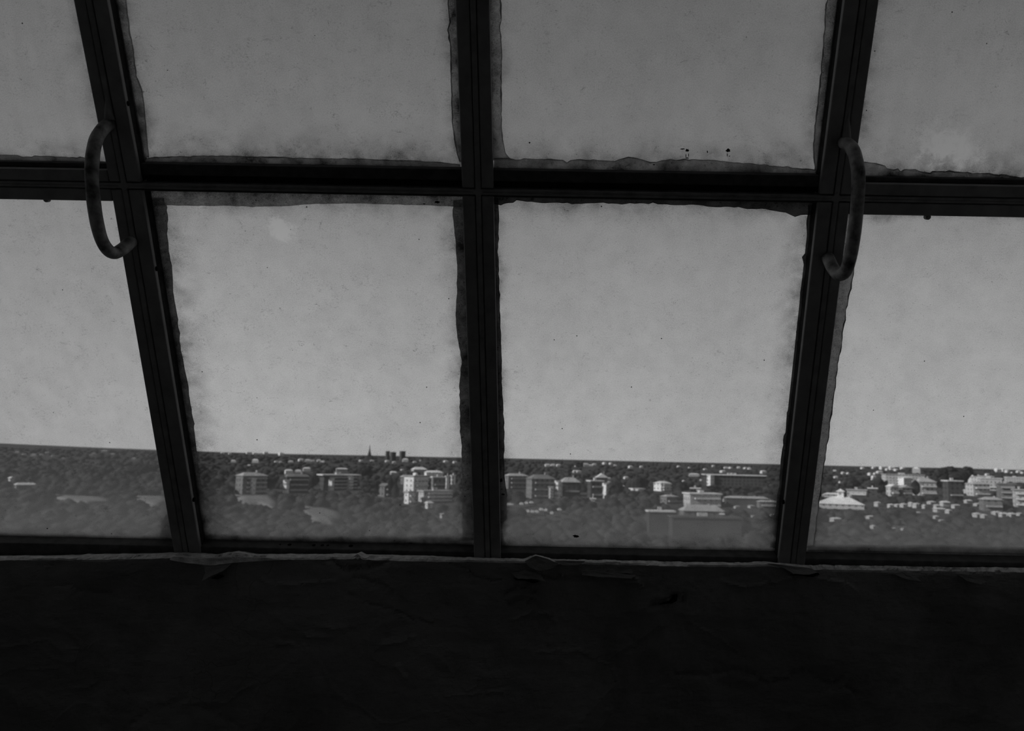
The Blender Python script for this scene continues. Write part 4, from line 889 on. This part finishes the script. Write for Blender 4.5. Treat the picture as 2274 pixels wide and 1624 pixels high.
# church spire and the two towers on the skyline
G, d = ground(820, 1022); s = d/F
sp = empty('church_spire', (G[0], G[1], gz(G[0], G[1]))); sp['label'] = 'thin pointed church spire on the skyline of the left centre pane'; sp['category'] = 'church spire'
b = MB(); b.box(-5*s, 6*s, -4*s, 4*s, -5, 10*s); local_mesh('wall', b, M['slate'], sp)
b = MB(); r_ = [(5.2, 9), (3.4, 13), (2.0, 19), (1.1, 25), (0.35, 33)]
b.tube([(0, 0, z*s) for (q, z) in r_], [q*s for (q, z) in r_], 8); local_mesh('steeple', b, M['slate'], sp)
building(860, 1024, 9, 20, 'left dark tower of the pair of blocks on the skyline', 'd', 'd', 'flat', 0.8, -20, name='tower_block')
building(872, 1024, 13, 18, 'wide dark tower block between its two neighbours on the skyline', 'd', 'd', 'flat', 0.8, -20, name='tower_block')
building(893, 1024, 13, 20, 'right dark tower block standing apart on the skyline', 'd', 'd', 'flat', 0.8, -20, name='tower_block')

# parked cars as bright dots below the framed apartment house
def car_at(px, py, first=None):
    G, d = ground(px, py); z = gz(G[0], G[1])+1.5
    if first: return dup(first, (G[0], G[1], z), 1.57+rnd.uniform(-0.15, 0.15), (1, 1, 1))
    r = empty('car', (G[0], G[1], z)); r['label'] = 'small white car among those parked in the scrub below the framed apartment house'; r['category'] = 'car'; r['group'] = 'parked white cars'
    b = MB(); b.v = [(x, y, zz) for zz in (0.3, 0.95) for (x, y) in ((-2.2, -0.9), (2.2, -0.9), (2.2, 0.9), (-2.2, 0.9))]; b.f = [(3, 2, 1, 0), (4, 5, 6, 7), (0, 1, 5, 4), (1, 2, 6, 5), (2, 3, 7, 6), (3, 0, 4, 7)]
    local_mesh('body', b, ROOFM['w'], r)
    b = MB(); b.v = [(-1.4, -0.8, 0.95), (1.2, -0.8, 0.95), (1.2, 0.8, 0.95), (-1.4, 0.8, 0.95), (-0.9, -0.65, 1.5), (0.7, -0.65, 1.5), (0.7, 0.65, 1.5), (-0.9, 0.65, 1.5)]; b.f = [(3, 2, 1, 0), (4, 5, 6, 7), (0, 1, 5, 4), (1, 2, 6, 5), (2, 3, 7, 6), (3, 0, 4, 7)]
    local_mesh('cabin', b, ROOFM['p'], r)
    for (x, y) in ((-1.4, -0.9), (1.4, -0.9), (-1.4, 0.9), (1.4, 0.9)):
        b = MB(); b.tube([(x, y-0.1, 0.3), (x, y+0.1, 0.3)], [0.32, 0.32], 10); local_mesh('wheel', b, M['slate'], r)
    return r
c0 = car_at(1131, 1129)
for (x, y) in ((1158, 1128), (1169, 1126), (1180, 1125), (1172, 1145), (1182, 1146), (1192, 1146), (1202, 1141), (1212, 1142), (1225, 1149), (1242, 1141), (1273, 1143)):
    car_at(x, y, c0)
for (x, y) in ((1131, 1129), (1170, 1126), (1185, 1146), (1200, 1142), (1225, 1149), (1242, 1142)): BRECT.append((x-12, x+12, y-5, y, ground(x, y)[1]))

# trees one can tell apart
ico = bmesh.new(); bmesh.ops.create_icosphere(ico, subdivisions=2, radius=1.0); IV2 = np.array([v.co[:] for v in ico.verts]); IF2 = [tuple(v.index for v in f.verts) for f in ico.faces]; ico.free()
ico = bmesh.new(); bmesh.ops.create_icosphere(ico, subdivisions=1, radius=1.0); IV1 = np.array([v.co[:] for v in ico.verts]); IF1 = np.array([[v.index for v in f.verts] for f in ico.faces]); ico.free()
TREES = []
def tree(px, py, wpx, hpx, label, kind='broad', name='broadleaf_tree', group=None):
    G, d = ground(px, py); s = d/F; W, H = wpx*s, hpx*s
    r = empty(name, (G[0], G[1], gz(G[0], G[1])-0.3)); r['label'] = label; r['category'] = 'tree'
    if group: r['group'] = group
    b = MB(); b.tube([(0, 0, 0), (0, 0, H*0.5)], [W*0.05+0.15, W*0.03+0.1], 7); local_mesh('trunk', b, M['trunk'], r)
    vs_, fs = [], []; rn = random.Random(int(px*7+py))
    if kind == 'cypress': bl = [(0, 0, H*0.55, W*0.5, H*0.48)]
    elif kind == 'pine': bl = [(rn.uniform(-.28, .28)*W, rn.uniform(-.28, .28)*W, H*rn.uniform(0.66, 0.86), W*0.28, H*0.14) for _ in range(9)]
    else: bl = [(0, 0, H*0.5, W*0.33, H*0.36)] + [(rn.uniform(-.38, .38)*W, rn.uniform(-.3, .3)*W, H*rn.uniform(0.3, 0.84), W*q, H*q*0.9) for q in [rn.uniform(0.10, 0.2) for _ in range(16)]]
    for (x, y, z, rx, rz_) in bl:
        o = len(vs_)
        for q in IV2:
            k = 1+0.45*noise.noise(Vector(q)*4+Vector((x, y, z))); 
            if kind == 'cypress': k *= (1.1-0.55*max(0, q[2]))
            vs_.append((x+q[0]*rx*k, y+q[1]*rx*k, z+q[2]*rz_*(1 if kind == 'cypress' else k)))
        fs += [tuple(o+i for i in f) for f in IF2]
    local_mesh('crown', type('B', (), {'v': vs_, 'f': fs})(), M['tree'], r)
    TREES.append((px, py, wpx, hpx, d)); OBS.append((G[0], G[1], W*0.5)); return r
tree(2120, 1084, 74, 46, 'largest dark tree breaking the skyline in the rightmost pane')
tree(2092, 1092, 40, 48, 'dark tree standing left of the largest skyline tree')
tree(2150, 1068, 28, 28, 'dark round tree at the right shoulder of the largest skyline tree')
tree(2034, 1102, 18, 32, 'slim dark cypress in front of the large pale villa', 'cypress', 'cypress')
tree(1958, 1100, 26, 36, 'dark tree between the lantern hall and the small gabled house')
tree(2072, 1054, 40, 14, 'low dark tree above the large pale villa')
tree(866, 1104, 14, 44, 'tall black cypress left of the bright white villa', 'cypress', 'cypress')
tree(878, 1112, 16, 38, 'second black cypress touching the bright white villa', 'cypress', 'cypress')
tree(806, 1068, 40, 36, 'large dark pine right of the long flat-roofed block')
tree(824, 1100, 44, 34, 'dark tree below the large dark pine')
tree(600, 1092, 26, 36, 'dark tree between the two leftmost apartment houses')
tree(692, 1088, 22, 34, 'dark tree in the gap left of the long flat-roofed block')
tree(782, 1080, 16, 26, 'dark tree at the right end of the long flat-roofed block')
tree(1240, 1094, 18, 34, 'dark tree right of the striped balcony stack')
tree(1284, 1100, 16, 26, 'dark tree between the hip-roofed and gabled houses')
tree(1372, 1106, 40, 40, 'dark tree mass right of the gabled apartment house')
tree(1420, 1098, 44, 46, 'tallest dark tree left of the striped villa')
tree(1512, 1096, 36, 30, 'dark tree right of the striped villa')
tree(1540, 1110, 22, 26, 'dark tree left behind the big cream house')
tree(1600, 1100, 50, 24, 'broad dark tree in front of the very long hall')
tree(1660, 1104, 60, 26, 'wide dark tree under the right half of the very long hall')
tree(1285, 1040, 22, 16, 'dark round skyline tree in the right centre pane')
tree(1840, 1086, 30, 22, 'dark tree above the low pale house in the rightmost pane')
tree(1896, 1088, 40, 26, 'dark trees crown right above the lantern tower')
tree(320, 1060, 60, 30, 'dark bushy tree on the slope beside the left rib')
tree(238, 1066, 24, 12, 'pale round bush on the slope in the leftmost pane')

# woods: nobody could count them
rnd = random.Random(5)
POS, SC = [], []
def blocked(px, py, hpx, wpx, d):
    for nm, lab, pl in FIELDS:
        if inpoly(px, py-hpx*0.2, pl) or inpoly(px, py-hpx*0.7, pl) or inpoly(px, py, pl): return True
    for (x0, x1, y0, y1, bd) in BRECT:
        if px+wpx*0.45 > x0 and px-wpx*0.45 < x1 and d < bd*1.02 and py-hpx < y1-1.5 and py > y0: return True
    return False
n = 0
while n < 15000:
    px = rnd.uniform(-750, 3000); t = rnd.random()
    hy = 991 + (px/2274)*50
    py = hy + 5.5 + 215*t**1.35
    d0 = ray(px, py); 
    n += 1
    G, d = ground(px, py)
    if d > 6000: continue
    R_ = rnd.uniform(2.0, 4.4)*(1+0.5*(d > 900)+1.0*(d > 1800))
    if d > 900: hgt = R_*0.55
    else: hgt = R_*rnd.uniform(0.7, 1.0)
    s = F/d
    if blocked(px, py, hgt*1.7*s, R_*2*s, d): continue
    if any((G[0]-ox)**2 + (G[1]-oy)**2 < (orr+R_*0.9)**2 for (ox, oy, orr) in OBS): continue
    POS.append((G[0], G[1], gz(G[0], G[1])+hgt*0.55)); SC.append((R_, hgt))
K = len(POS); POS = np.array(POS); SC = np.array(SC); nv = len(IV1)
jit = np.random.RandomState(3).uniform(0.78, 1.2, (K, nv, 1))
V = IV1[None]*jit; V = V*np.stack([SC[:, 0], SC[:, 0], SC[:, 1]], 1)[:, None, :] + POS[:, None, :]
Fc = IF1[None] + (np.arange(K)*nv)[:, None, None]
me = bpy.data.meshes.new('woodland'); me.vertices.add(K*nv); me.vertices.foreach_set('co', V.reshape(-1).astype(np.float32))
nf = K*len(IF1); me.loops.add(nf*3); me.loops.foreach_set('vertex_index', Fc.reshape(-1).astype(np.int32))
me.polygons.add(nf); me.polygons.foreach_set('loop_start', np.arange(0, nf*3, 3, dtype=np.int32)); me.polygons.foreach_set('loop_total', np.full(nf, 3, dtype=np.int32))
me.update(calc_edges=True); me.materials.append(M['tree2'])
wo = bpy.data.objects.new('woodland', me); C.objects.link(wo); wo['kind'] = 'stuff'; wo['label'] = 'dark woodland canopy covering the land between the buildings'; wo['category'] = 'woods'

for o in bpy.data.objects:
    if 'fy' in o: del o['fy']
